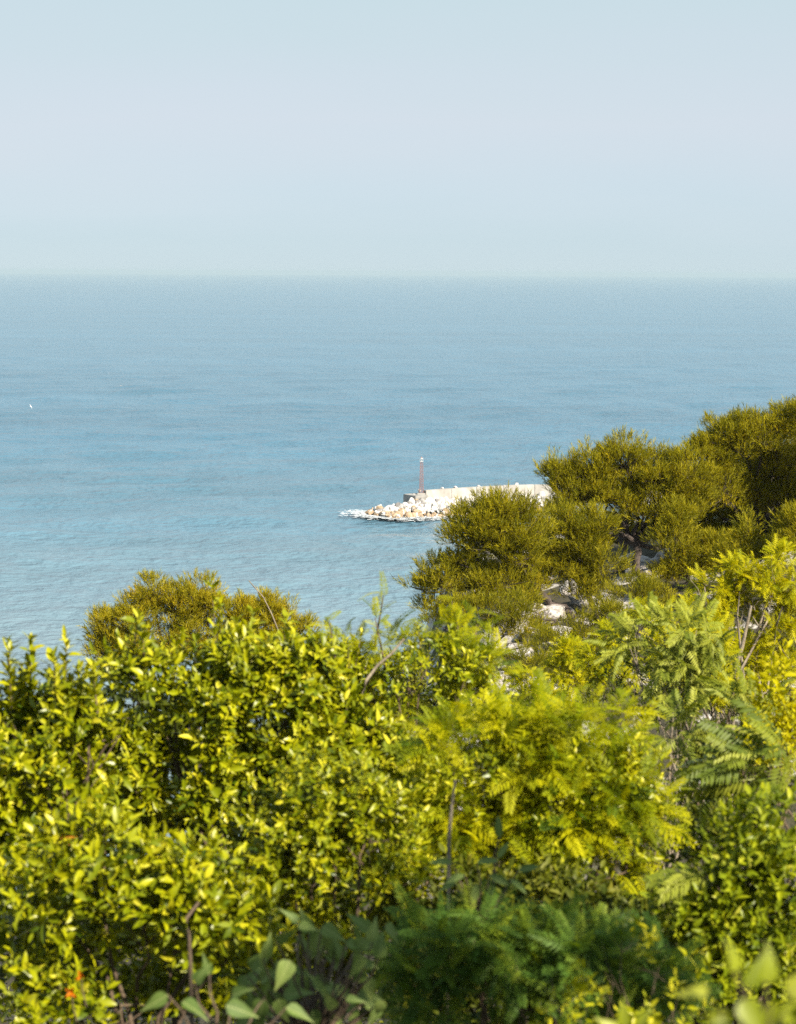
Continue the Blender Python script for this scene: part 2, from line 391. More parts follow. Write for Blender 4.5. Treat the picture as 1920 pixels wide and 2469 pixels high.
# centre line of the parapet: from the end block away to the right, curving to lie across the view
wall_px = [(1028, 1206), (1090, 1201.5), (1150, 1197), (1215, 1193.5), (1290, 1191.5), (1380, 1191), (1480, 1192), (1600, 1193.5), (1760, 1197), (1960, 1203)]
WL = [seapt(px, py, 2.6) for px, py in wall_px]
mc, n, l, b = mat('weathered concrete')
tcn = n.new('ShaderNodeTexCoord'); a1 = n.new('ShaderNodeTexNoise'); a1.inputs['Scale'].default_value = 0.5; a1.inputs['Detail'].default_value = 7
l(tcn.outputs['Object'], a1.inputs['Vector'])
rr = n.new('ShaderNodeValToRGB'); rr.color_ramp.elements[0].position = 0.3; rr.color_ramp.elements[1].position = 0.7
rr.color_ramp.elements[0].color = (0.24, 0.225, 0.205, 1); rr.color_ramp.elements[1].color = (0.40, 0.38, 0.35, 1)
l(a1.outputs[0], rr.inputs[0]); l(rr.outputs[0], b.inputs['Base Color']); b.inputs['Roughness'].default_value = 0.9
M_CONC = mc
M_CONCD = ramp_mat('dark grey concrete', (0.17, 0.165, 0.155), (0.28, 0.27, 0.255), 0.8, 0.9, 0.3)  # darker concrete tone, used on the end block
for i in range(len(WL)-1):
    a, c = WL[i]-BW, WL[i+1]-BW
    d = (c-a)[:2]; ln = np.linalg.norm(d); d = d/ln; nrm = np.array((-d[1], d[0]))
    hgt = 1.95; V = []
    sh = 0.05
    for s, (w0, z0) in [(k, q) for k in (sh, ln-sh) for q in ((0, -1.2), (0.05+0.02*(i % 2), hgt-0.02*(i % 3)), (1.0, hgt-0.02*(i % 3)), (1.1, -1.2))]:
        p = a[:2]+d*s+nrm*w0; V.append((p[0], p[1], 2.6+z0))
    Q = [(0, 1, 5, 4), (1, 2, 6, 5), (2, 3, 7, 6), (3, 0, 4, 7)]
    Q2 = [(3, 2, 1, 0), (4, 5, 6, 7)]
    bw_child('parapet_panel', mesh('parapet panel', V, np.array(Q+Q2), [M_CONC]))
    # walkway slab in front of the parapet
    V = []
    for s in (sh, ln-sh):
        for w0, z0 in ((-3.2, 1.0), (-3.2, 2.35), (-0.06, 2.5), (-0.06, 1.0)):
            p = a[:2]+d*s+nrm*w0; V.append((p[0], p[1], z0-0.03*(i % 2)))
    if i > 1: bw_child('walkway_slab', mesh('walkway slab', V, np.array(Q+Q2), [M_CONC]))
# end block carrying the beacon
bc = blk - BW
d0 = (WL[1]-WL[0])[:2]; d0 = d0/np.linalg.norm(d0); n0 = np.array((-d0[1], d0[0]))
V = []
corner = (WL[0]-BW)[:2] - d0*0.1 - n0*0.6
for z0 in (1.3, 3.75):
    for s, w in ((-3.5, 0), (0, 0), (0, 4.2), (-3.5, 4.2)):
        # block is turned so that its waterside end looks back to the shore
        p = corner + d0*(s*0.85) + n0*w + np.array((0, s*0.18)); V.append((p[0], p[1], z0))
bw_child('end_block', mesh('end block', V, np.array([(0, 1, 5, 4), (1, 2, 6, 5), (2, 3, 7, 6), (3, 0, 4, 7), (4, 5, 6, 7), (3, 2, 1, 0)]), [M_CONCD]), 'dark grey concrete block under the beacon')
blk_c = np.mean(np.array(V)[4:], 0)
# boulders: apron in front of the wall, rounded head at the left, back slope
_d = norm((WL[1]-WL[0])[None, :2])[0]
line = [np.array((*(WL[0][:2]-_d*10.0), 0.0))] + [seapt(px, 1218, 0)*0+np.array((*(w[:2]), 0)) for (px, py), w in zip(wall_px, WL)]
line = np.array(line) - BW; line[:, 2] = 0
seg = np.linalg.norm(np.diff(line[:, :2], axis=0), axis=1); cum = np.concatenate(([0], np.cumsum(seg)))
def on_line(s):
    i = min(int(np.searchsorted(cum, s, 'right'))-1, len(seg)-1); i = max(i, 0)
    t = (s-cum[i])/seg[i]; p = line[i]+(line[i+1]-line[i])*t
    d = (line[i+1]-line[i])[:2]/seg[i]; return p[:2], d, np.array((-d[1], d[0]))
nst = 0
def stone(x, y, z, s, kind):
    o = bw_child('boulder', random.choice(stones[kind]))
    o.location = (x, y, z); o.rotation_euler = (random.uniform(0, 6.28), random.uniform(0, 6.28), random.uniform(0, 6.28))
    o.scale = (s*random.uniform(0.8, 1.35), s*random.uniform(0.8, 1.2), s*random.uniform(0.7, 1.0))
def crest(s): return min(1.0, 0.45+s/9.5)
N_APRON = 215
for k in range(N_APRON):
    s = random.uniform(-2.5, 38) if k % 3 else random.uniform(-2.5, 16)
    p, d, nn = on_line(max(s, 0))
    if s < 0: p = p + d*s
    w = random.uniform(0.2, 8.8) * (0.55 + 0.45*crest(max(s, 0)))
    top = 2.55*crest(max(s, 0))
    z = top*(1-(w/9.4)**1.3) - 0.15
    q = p - nn*w
    r = random.random()
    kind = 'ochre' if (z < 0.9 and r < 0.75) or r < 0.07 else ('grey' if r > 0.93 else 'white')
    stone(q[0], q[1], z+random.uniform(-.2, .25), random.uniform(0.5, 1.1), kind)
for k in range(70):                                              # rounded head
    a = random.uniform(0.35, 1.0)*math.pi*1.35
    rr_ = random.uniform(0.2, 1)**0.6
    p, d, nn = on_line(0.8)
    q = p + (d*math.cos(a)*4.0 - nn*math.sin(a)*5.0)*rr_
    z = 1.7*(1-rr_**1.6) + 0.1
    r = random.random()
    stone(q[0], q[1], z+random.uniform(-.15, .3), random.uniform(0.4, 0.9), 'ochre' if (z < 0.8 and r < 0.7) else ('grey' if r > 0.9 else 'white'))
for k in range(45):                                              # sea side, tips show above the parapet
    s = random.uniform(1, 48); p, d, nn = on_line(s)
    w = random.uniform(1.5, 5)
    q = p + nn*w
    z = 3.3*crest(s)*(1-(w-1.5)/6) + random.uniform(-.3, .1) if s > 7 else 2.4*crest(s)*(1-w/8)
    stone(q[0], q[1], z, random.uniform(0.6, 1.0), 'white')
for s in (7.5, 13.2, 16.6, 22.3, 30.5):
    p, d, nn = on_line(s+2); q = p+nn*1.7; stone(q[0], q[1], 4.35, 0.5, 'white')
# smaller stones wedged between the boulders
tm = rock_mesh('wedge stone', M_QUARRY, 777, 1, .5); TV = np.array([v.co[:] for v in tm.vertices]); TF = np.array([p.vertices[:] for p in tm.polygons]); bpy.data.meshes.remove(tm)
Vs, Fs, MI = [], [], []
for k in range(520):
    s_ = random.uniform(-3, 40) if k % 2 else random.uniform(-3, 14); p, d, nn = on_line(max(s_, 0)); p = p + d*min(s_, 0)
    w = random.uniform(0.0, 9.0)*(0.55+0.45*crest(max(s_, 0))); z = 2.55*crest(max(s_, 0))*(1-(w/9.4)**1.3)
    q = p-nn*w; R_ = np.array(Matrix.Rotation(random.uniform(0, 6.28), 3, Vector((random.random(), random.random(), random.random()+.1)).normalized()))
    Fs.append(TF+len(Vs)*len(TV)); Vs.append((TV*np.array((1.2, .9, .75))) @ R_.T*random.uniform(.25, .5)+np.array((q[0], q[1], z+random.uniform(-.1, .25))))
    MI += [1 if (z < .7 and random.random() < .6) else (2 if random.random() < .12 else 0)]*len(TF)
bw_child('wedged_stones', mesh('wedged stones', np.vstack(Vs), np.vstack(Fs), [M_QUARRY, M_OCHRE, M_GREYS], mat_idx=MI), kind='stuff')
# solid core so the gaps between boulders are stone, not water
V, Q = [], []
cs = np.linspace(0.5, 46, 24)
for s in cs:
    p, d, nn = on_line(s)
    for w, z0 in ((-7.6*(0.55+0.45*crest(s)), -1.5), (-0.5, 1.6*crest(s)), (2.0, 1.7*crest(s)), (7, -1.5)):
        q = p + nn*w; V.append((q[0], q[1], z0))
for i in range(len(cs)-1):
    for j in range(3): Q.append((i*4+j, i*4+j+1, i*4+j+5, i*4+j+4))
bw_child('rubble_core', mesh('rubble core', V, np.array(Q), [M_GREYS]))

# beacon: red lattice mast with white lantern
M_RED = ramp_mat('faded red paint', (0.22, 0.085, 0.065), (0.30, 0.14, 0.11), 3, 0.55, 0.05)
M_WHITE = ramp_mat('white paint', (0.50, 0.50, 0.50), (0.6, 0.6, 0.6), 3, 0.5, 0.05)
mb = BW + np.array((blk_c[0], blk_c[1], 3.75)) + np.array((1.2, 0.5, 0))
mast = empty('beacon_mast', tuple(mb), 'slender red and white lattice beacon mast on the breakwater head', 'beacon')
HM = 6.6
def mp_(z): return 0.40*(1-z/HM) + 0.26*(z/HM)
cor = [(1, 1), (1, -1), (-1, -1), (-1, 1)]
for cx, cy_ in cor:
    pts = [(cx*mp_(z), cy_*mp_(z), z) for z in (0, HM)]
    obj('leg', tubes('mast leg', [(pts, (0.042, 0.036))], M_RED, 6), mast)
nb = 13
for k in range(nb):
    z0, z1 = HM*k/nb, HM*(k+1)/nb
    lst = []
    for i in range(4):
        (ax, ay), (bx_, by) = cor[i], cor[(i+1) % 4]
        A0 = (ax*mp_(z0), ay*mp_(z0), z0); B1 = (bx_*mp_(z1), by*mp_(z1), z1); B0 = (bx_*mp_(z0), by*mp_(z0), z0); A1 = (ax*mp_(z1), ay*mp_(z1), z1)
        lst += [((A0, B1), (0.018, 0.018)), ((B0, A1), (0.018, 0.018)), ((A1, B1), (0.018, 0.018))]
    obj('lattice_brace', tubes('lattice brace', lst, M_RED, 5), mast)
V, Q = [], []; box(V, Q, -0.34, 0.34, -0.34, 0.34, HM, HM+0.07)
plat = obj('platform', mesh('mast platform', V, np.array(Q), [M_WHITE]), mast)
rail = []
for i in range(4):
    (ax, ay), (bx_, by) = cor[i], cor[(i+1) % 4]
    rail += [((np.array((ax*.31, ay*.31, HM+.05)), np.array((ax*.31, ay*.31, HM+.6))), (.025, .025)), ((np.array((ax*.31, ay*.31, HM+.6)), np.array((bx_*.31, by*.31, HM+.6))), (.025, .025))]
obj('railing', tubes('mast railing', rail, M_WHITE, 5), plat)
lan = obj('lantern', tubes('mast lantern', [([(0, 0, HM+.06), (0, 0, HM+.3), (0, 0, HM+.34), (0, 0, HM+.74)], (.10, .10, .14, .14))], M_WHITE, 10), mast)
obj('lantern_cap', tubes('lantern cap', [([(0, 0, HM+.76), (0, 0, HM+.82), (0, 0, HM+.97)], (.17, .12, .02))], M_RED, 10), lan)
V, Q = [], []; box(V, Q, -0.8, 0.8, -0.8, 0.8, -0.02, 0.22)
obj('footing', mesh('mast footing', V, np.array(Q), [M_CONC]), mast)

# foam where the swell meets the rubble: many flecks lying just above the water
mf, n, l, b = mat('sea foam'); b.inputs['Base Color'].default_value = (0.55, 0.58, 0.60, 1); b.inputs['Roughness'].default_value = 0.8
V, FQ = [], []
def fleck(c, rx, ry, z):
    k = 8; b0 = len(V)
    ph = random.uniform(0, 6)
    for i in range(k):
        a = 2*math.pi*i/k; r = random.uniform(0.55, 1.15)
        V.append((c[0]+math.cos(a)*rx*r, c[1]+math.sin(a)*ry*r, z))
    FQ.append(tuple(range(b0, b0+k)))
for k in range(1500):
    s = random.uniform(-3, 40); p, d, nn = on_line(max(s, 0)); p = p + d*min(s, 0)
    w = (7.6*(0.55+0.45*crest(max(s, 0)))) + abs(random.gauss(0, 1.1 if s > 9 else 2.6))
    if s > 12 and random.random() < 0.5: continue
    q = p - nn*w + BW[:2]
    fleck(q, random.uniform(0.15, 0.7), random.uniform(0.1, 0.4), 0.16+0.0002*k)
for k in range(800):
    a = random.uniform(0.3, 1.45)*math.pi; p, d, nn = on_line(0.8)
    rr_ = 0.95+abs(random.gauss(0, 0.42))
    q = p + (d*math.cos(a)*4.6 - nn*math.sin(a)*5.6)*rr_ + BW[:2]
    fleck(q, random.uniform(0.15, 0.7), random.uniform(0.1, 0.4), 0.36+0.0002*k)
obj('sea_foam', mesh('sea foam', V, np.array(FQ), [mf]), None, 'white foam breaking around the breakwater rocks', 'foam', kind='stuff')

# ------------------------------------------------------------------ leaf templates (x across, y along, z up; unit length)
def leaf_blade(w=0.34, fold=0.12, curl=-0.12, segs=(0, .2, .5, .8, 1.0), wid=(0.12, .8, 1.0, .6, 0.0)):
    V, Fs = [], []
    for t, q in zip(segs, wid):
        z = curl*t*t; hw = w*0.5*q
        if q == 0: V.append((0, t, z))
        else: V += [(-hw, t, z+fold*hw*2), (0, t, z), (hw, t, z+fold*hw*2)]
    Q, T = [], []
    k = sum(1 for q in wid if q > 0)
    for i in range(k-1):
        a = i*3; Q += [(a, a+1, a+4, a+3), (a+1, a+2, a+5, a+4)]
    a = (k-1)*3; T += [(a, a+1, k*3), (a+1, a+2, k*3)]
    return np.array(V, float), np.array(Q), np.array(T)

def quads_to_tris(Q):
    return np.concatenate([Q[:, [0, 1, 2]], Q[:, [0, 2, 3]]]) if len(Q) else np.zeros((0, 3), int)

def T_blade(**k):
    V, Q, T = leaf_blade(**k); return V, np.concatenate([quads_to_tris(Q), T])

def T_frond(pairs=15, ll=0.2, lw=0.05, droop=-0.28, ang=62, leaf_droop=0.25, two=True, r=None, taper=True, start=0.12):
    """pinnate leaf: midrib along y with rows of leaflets"""
    V, T = [], []
    def rib(t): return np.array((0.0, t - 0.12*t*t, 0.12*t + droop*t*t))
    ts = np.linspace(start, 0.97, pairs)
    hw = 0.006
    tt = np.linspace(0, 1, 5)
    for i, t in enumerate(tt):
        p = rib(t); V += [p+(-hw, 0, 0), p+(hw, 0, 0)]
        if i: a = 2*i; T += [(a-2, a-1, a+1), (a-2, a+1, a)]
    for t in ts:
        p = rib(t)
        k = (0.55+0.45*math.sin(math.pi*min(1, 0.15+t*0.85)**0.8)) if taper else 1
        for s in (-1, 1):
            a = math.radians(ang*(1-0.35*t)) + (r.uniform(-.12, .12) if r else 0)
            d = np.array((math.sin(a)*s, math.cos(a), -leaf_droop*(1+(r.uniform(-.4, .4) if r else 0)))); d /= np.linalg.norm(d)
            c = np.array((math.cos(a)*s, -math.sin(a), 0.0))
            L_ = ll*k; W_ = lw*0.5
            b0 = len(V)
            if two:
                tip = p+d*L_; tip[2] -= leaf_droop*L_*0.35
                V += [p, p+d*L_*.45+c*W_, tip, p+d*L_*.45-c*W_]
                T += [(b0, b0+1, b0+2), (b0, b0+2, b0+3)]
            else:
                V += [p-c*W_*.7, p+c*W_*.7, p+d*L_]; T += [(b0, b0+1, b0+2)]
    return np.array(V, float), np.array(T)

def T_shoot(nn=16, r=None):
    """pine shoot: bottlebrush of needles, unit length"""
    V, T = [], []
    for i in range(nn):
        t = (i+0.5)/nn*0.8
        a = i*2.4 + r.uniform(-.4, .4); out = math.radians(r.uniform(24, 64)*(1-0.5*t))
        d = np.array((math.sin(out)*math.cos(a), math.cos(out), math.sin(out)*math.sin(a)))
        c = norm(np.cross(d, (r.uniform(-1, 1), r.uniform(-1, 1), r.uniform(-1, 1))))
        L_ = r.uniform(.40, .66)*(1-0.25*t); w = 0.029
        p = np.array((0, t, 0.0)); b0 = len(V)
        V += [p-c*w, p+c*w, p+d*L_]; T.append((b0, b0+1, b0+2))
    b0 = len(V); w = 0.014                                   # the twig itself
    V += [(-w, -.25, 0), (w, -.25, 0), (0, .8, 0)]; T.append((b0, b0+1, b0+2))
    return np.array(V, float), np.array(T)

class Leaves:
    def __init__(s): s.p, s.t, s.n, s.s, s.c = [], [], [], [], []
    def add(s, p, t, n, sc, c):
        s.p.append(p); s.t.append(t); s.n.append(n); s.s.append(sc); s.c.append(c)
    def arrays(s):
        return [np.concatenate(a) for a in (s.p, s.t, s.n, s.s, s.c)]

def basis(t, nrm_):
    t = norm(t); x = norm(np.cross(t, nrm_)); z = np.cross(x, t)
    return x, t, z

def scatter_mesh(name, temps, arr, m, smooth=False):
    p, t, nn, s, c = arr
    x, y, z = basis(t, nn)
    which = rng.integers(0, len(temps), len(p))
    Vs, Ts, Cs, o = [], [], [], 0
    for k, (TV, TT) in enumerate(temps):
        I = np.where(which == k)[0]
        if not len(I): continue
        W_ = p[I][:, None, :] + s[I][:, None, None]*(TV[None, :, 0:1]*x[I][:, None, :] + TV[None, :, 1:2]*y[I][:, None, :] + TV[None, :, 2:3]*z[I][:, None, :])
        Vs.append(W_.reshape(-1, 3)); Cs.append(np.repeat(c[I], len(TV)))
        Ts.append((TT[None]+(np.arange(len(I))*len(TV))[:, None, None]).reshape(-1, 3)+o); o += len(I)*len(TV)
    return mesh(name, np.vstack(Vs), np.vstack(Ts), [m], smooth, np.concatenate(Cs))

def front_pick(arr, nmax, cell=9.0, back=0.3):
    """indices of the leaves that show largest: nearest in each small patch of the view"""
    p, t, nn, s, c = arr
    q = p + norm(t)*s[:, None]*0.5
    u, v, z = proj(q)
    ok = (u > -20) & (u < 1940) & (v > 0) & (v < 2490)
    key = (np.floor(u/cell)*100000 + np.floor(v/cell)).astype(np.int64)
    order = np.lexsort((z, key)); k2 = key[order]
    first = order[np.concatenate(([True], k2[1:] != k2[:-1]))]
    first = first[ok[first]]
    view = norm(CAM - q[first]); x, y, zz = basis(t[first], nn[first])
    size = s[first]/z[first]*(0.3+np.abs((zz*view).sum(1)))
    return first[np.argsort(-size)[:nmax]]

def sh_dirs(k):
    v = rng.normal(size=(k, 3)); return norm(v)

def lobes_px(lst, d, dep=0.9, grow=1.18):
    """(px, py, rx, ry[, dd]) in photo pixels at distance d -> centre, radii in metres"""
    out = []
    for q in lst:
        dd = d + (q[4] if len(q) > 4 else 0)
        c = at(q[0], q[1], dd); k = dd/F
        out.append((c, np.array((q[2]*k, (q[2]+q[3])*0.5*k*dep, q[3]*k))*grow))
    return out

def shell(c, r, k, fill=0.35, low=-0.55):
    u = sh_dirs(int(k*1.5)+12); u = u[u[:, 2] > low][:k]
    rad = 1 - fill*rng.random(len(u))**1.6
    ns = np.array([mnoise.noise(Vector(q*2.3) + Vector(c)) for q in u])
    rad = rad*(1+0.22*ns)
    return c + u*r*rad[:, None], norm(u/r*np.mean(r)), rad

# ------------------------------------------------------------------ plants
def base_of(lobes, dx=0.0):
    c = np.mean([l_[0] for l_ in lobes], 0)
    x, y = c[0]+dx, c[1]
    return np.array((x, y, ground(x, y)))

def stems(root, base, lobes, m, r0=0.05, name='stem', mid=0.45):
    """a trunk-and-limbs skeleton: one limb per lobe leaving a short trunk"""
    cs = np.array([l_[0] for l_ in lobes]); top = cs.mean(0)
    fork = np.array(base)*(1-mid) + top*mid; fork[2] = min(fork[2], cs[:, 2].min()+0.1)
    if fork[2] < base[2]+0.2: fork[2] = base[2]+0.2
    o = obj('trunk', tubes('trunk', [(bend(base-np.array((0, 0, .15)), fork, 5, 0.05)-base, np.linspace(r0, r0*.75, 5))], m), root)
    for c, r in lobes:
        pts = bend(fork, c, 6, 0.10, 0.05)
        lst = [(pts-base, np.linspace(r0*.55, r0*.14, 6))]
        for k in range(4):
            e = c + sh_dirs(1)[0]*r*0.8
            lst.append((bend(c-(c-fork)*0.2*rng.random(), e, 4, 0.1)-base, np.linspace(r0*.16, r0*.05, 4)))
        obj('limb', tubes('limb', lst, m, 6), root)

def place_parts(root, base, arr, idx, temps, m, name, tints=5, smooth=True):
    """leaves as objects of their own, sharing a few meshes"""
    p, t, nn, s, c = arr
    x, y, z = basis(t[idx], nn[idx])
    bank = {}
    for j, i in enumerate(idx):
        tv = int(np.clip(c[i]*tints, 0, tints-1)); k = int(rng.integers(0, len(temps)))
        if (k, tv) not in bank:
            V, T = temps[k]; bank[(k, tv)] = mesh(name, V, T, [m], smooth, np.full(len(V), (tv+.5)/tints))
        o = obj(name, bank[(k, tv)], root)
        R = np.stack([x[j], y[j], z[j]], 1)*s[i]; q = p[i]-base
        o.matrix_basis = Matrix(((R[0, 0], R[0, 1], R[0, 2], q[0]), (R[1, 0], R[1, 1], R[1, 2], q[1]), (R[2, 0], R[2, 1], R[2, 2], q[2]), (0, 0, 0, 1)))

def finish(root, base, L_, temps, m, nparts, part='leaf', mass='foliage', smooth=False, cell=9.0):
    arr = L_.arrays()
    idx = front_pick(arr, nparts, cell) if nparts else np.array([], int)
    if len(idx): place_parts(root, base, arr, idx, temps, m, part)
    keep = np.ones(len(arr[0]), bool); keep[idx] = False
    if keep.any():
        rest = [a[keep] for a in arr]; rest[0] = rest[0]-base
        obj(mass, scatter_mesh(mass, LEAF_LOD if temps is LEAF_T else temps, rest, m, smooth), root, kind='stuff')

LEAF_T = [T_blade(w=.36, fold=.10, curl=-.10), T_blade(w=.46, fold=.22, curl=-.25), T_blade(w=.30, fold=.05, curl=.08), T_blade(w=.42, fold=.35, curl=-.4), T_blade(w=.34, fold=.3, curl=.15)]
LEAF_LOD = [T_blade(w=.38, fold=.12, curl=-.12, segs=(0, .35, .7, 1.0), wid=(.15, 1.0, .8, 0)), T_blade(w=.40, fold=.18, curl=-.25, segs=(0, .35, .7, 1.0), wid=(.15, 1.0, .8, 0))]
def sprigs(L_, P, D, k, ln, leaf, tint, spread=(78, 22), jit=0.25):
    """rosettes of k leaves spiralling up each sprig"""
    N = len(P); D = norm(D)
    a = np.where(np.abs(D[:, 2:3]) > .9, np.array([[1.0, 0, 0]]), np.array([[0, 0, 1.0]]))
    U = norm(np.cross(D, a)); V = np.cross(D, U)
    ph = rng.random(N)*6.28
    for j in range(k):
        f = (j+.5)/k
        th = ph + j*2.39996 + rng.normal(0, .25, N)
        an = np.radians(spread[0]+(spread[1]-spread[0])*f + rng.normal(0, 12, N))
        rd = U*np.cos(th)[:, None]+V*np.sin(th)[:, None]
        t = D*np.cos(an)[:, None]+rd*np.sin(an)[:, None]
        nn = D*np.sin(an)[:, None]-rd*np.cos(an)[:, None] + rng.normal(0, jit, (N, 3))
        L_.add(P+D*(ln*f)[:, None] if isinstance(ln, np.ndarray) else P+D*ln*f, t, nn, leaf*rng.uniform(.45, 1.3, N)*(1-.25*f), np.clip(tint+rng.normal(0, .16, N)+.22*(f-.5), 0, 1))

def laurel(name, label, cat, lobes, dens, leaf, m, nparts, k=9, tint=.5, extra=(), tip=0.15, upb=0.5, temps=LEAF_T, group=None, bark=M_TWIG, r0=0.026, ln=0.12, part='leaf', gap=-.14):
    base = base_of(lobes); root = empty(name, tuple(base), label, cat, group)
    L_ = Leaves()
    for c, r in lobes:
        area = 4*math.pi*((r[0]*r[1])**1.6+(r[0]*r[2])**1.6+(r[1]*r[2])**1.6)**(1/1.6)/3**(1/1.6)
        P, U, rad = shell(c, r, int(area*dens*4.3)+6, .6, -.8)
        hs_ = 1/(leaf*4.2)
        g = np.array([mnoise.noise(Vector(q*hs_)) + .35*mnoise.noise(Vector(q*hs_*2.3)) for q in P])
        keep = g > gap
        P, U, rad, g = P[keep], U[keep], rad[keep], g[keep]
        D = U*.6 + np.array((0, 0, upb)) + rng.normal(0, .35, P.shape)
        sprigs(L_, P, D, k, ln, leaf, tint+rng.normal(0, .13, len(P)))
    for (px, py, d, h) in extra:                                  # shoots standing above the crown
        e = at(px, py, d); s0 = e - np.array((rng.normal(0, .03), rng.normal(0, .05), h))
        pts = np.linspace(0, 1, 7)[:, None]*(e-s0)+s0
        obj('shoot', tubes('shoot', [(pts-base, np.linspace(.006, .002, 7))], bark, 5), root)
        sprigs(L_, pts, np.tile(norm(e-s0), (7, 1))+rng.normal(0, .15, (7, 3)), 6, h/7, leaf, np.full(7, tint+.15), spread=(65, 25))
    stems(root, base, lobes, bark, r0)
    finish(root, base, L_, temps, m, nparts, part)
    return root

rr1 = random.Random(5)
FROND_T = [T_frond(12, .24, .046, -.30, 68, .16, True, rr1), T_frond(11, .25, .048, -.12, 64, .22, True, rr1), T_frond(13, .21, .043, -.50, 70, .12, True, rr1)]
FROND_LOD = [T_frond(8, .26, .085, -.25, 60, .25, False, rr1), T_frond(8, .26, .085, -.45, 64, .2, False, rr1)]
AIL_T = [T_frond(12, .24, .065, -.35, 78, .55, True, rr1, True, .18), T_frond(13, .22, .06, -.55, 80, .75, True, rr1, True, .15), T_frond(11, .25, .065, -.2, 74, .4, True, rr1, True, .2)]
def fronds(name, label, cat, lobes, dens, size, m, nparts, per=5, tint=.55, bias=(0, 0, 0), temps=FROND_T, extra=(), group=None, bark=M_TWIG, r0=.028, part='frond', upb=.15, mass='foliage', spread=.55, gap=-.12):
    base = base_of(lobes); root = empty(name, tuple(base), label, cat, group)
    L_ = Leaves()
    def burst(P, U, rad):
        for j in range(per):
            t = U*.7 + rng.normal(0, spread, P.shape) + np.array(bias) + np.array((0, 0, upb))
            nn = np.array((.1, -.45, .8)) + U*.35 + rng.normal(0, .25, P.shape)
            L_.add(P+rng.normal(0, size*.08, P.shape), t, nn, size*rng.uniform(.6, 1.15, len(P)), np.clip(tint+rng.normal(0, .24, len(P)), 0, 1))
    for c, r in lobes:
        area = 4*math.pi*((r[0]*r[1])**1.6+(r[0]*r[2])**1.6+(r[1]*r[2])**1.6)**(1/1.6)/3**(1/1.6)
        P, U, rad = shell(c, r*.92, int(area*dens*2.6)+4, .6, -.8)
        hs_ = 1/(size*1.5)
        g = np.array([mnoise.noise(Vector(q*hs_)) for q in P]); keep = g > gap
        if not keep.any(): keep[:] = True
        burst(P[keep], U[keep], rad[keep])
    for (px, py, d, h) in extra:
        e = at(px, py, d); s0 = e-np.array((rng.normal(0, .06), rng.normal(0, .06), h)); pts = np.linspace(0, 1, 6)[:, None]*(e-s0)+s0
        obj('shoot', tubes('shoot', [(pts-base, np.linspace(.009, .003, 6))], bark, 5), root)
        burst(pts[2:], np.tile(np.array((0, 0, 1.0)), (4, 1))*.4+rng.normal(0, .5, (4, 3)), np.full(4, .9))
    stems(root, base, lobes, bark, r0)
    finish(root, base, L_, temps, m, nparts, part, mass, cell=14.0)
    return root

rr2 = random.Random(9)
SHOOT_T = [T_shoot(10, rr2) for _ in range(6)]
def pine(name, label, lobes, trunk_px, d, dens=17, m=M_NEEDLE, group='pine trees on the headland', tint=.5, size=.34, trunks=1, r0=.13, cat='pine tree', lean=1.1):
    tp = at(trunk_px[0], trunk_px[1], d); base = np.array((tp[0], tp[1], ground(tp[0], tp[1])))
    root = empty(name, tuple(base), label, cat, group)
    L_ = Leaves()
    cs = np.array([c for c, r in lobes])
    top = cs.mean(0)
    fork = base*.5+top*.5; fork[2] = min(fork[2], cs[:, 2].min()+.4)
    fork[2] = max(fork[2], base[2]+.25)
    obj('trunk', tubes('trunk', [(bend(base-np.array((0, 0, .3)), fork, 7, .09)-base, np.linspace(r0, r0*.7, 7))], M_BARK, 9), root)
    for c, r in lobes:
        q = c - np.array((0, 0, r[2]*.35))
        pts = bend(fork, q, 7, .10, -.03)
        lst = [(pts-base, np.linspace(r0*.55, r0*.16, 7))]
        # sub-clumps on the lobe, each a tuft of shoots
        area = 4*math.pi*np.mean(r)**2
        ncl = max(8, int(area*8))
        C, U, rad = shell(c, r*.95, ncl, .6, -.75)
        for ci, ui, ra in zip(C, U, rad):
            if mnoise.noise(Vector(ci*1.5)) < -.42: continue
            lst.append((bend(q+(c-q)*rng.random(), ci, 4, .08)-base, np.linspace(r0*.12, r0*.05, 4)))
            k = int(dens*rng.uniform(.7, 1.3))
            cr_ = .26*rng.uniform(.7, 1.25)*(size/.34)
            w = sh_dirs(k); w[:, 2] = np.abs(w[:, 2])*.9-.15
            P = ci + w*cr_*np.array((1.0, 1.0, 1.15))*rng.uniform(.3, 1, (k, 1))**.5
            D = w*.7 + ui*.5 + np.array((0, 0, lean*rng.uniform(.6, 1.25))) + rng.normal(0, .33, (k, 3))
            nn = rng.normal(0, 1, (k, 3))
            L_.add(P, D, nn, size*rng.uniform(.4, 1.2, k), np.clip(tint+rng.normal(0, .13, k)+rng.normal(0, .09), 0, 1))
        obj('limb', tubes('limb', lst, M_BARK, 5), root)
    arr = L_.arrays(); arr[0] = arr[0]-base
    obj('crown', scatter_mesh('crown', SHOOT_T, arr, m), root, kind='stuff')
    return root

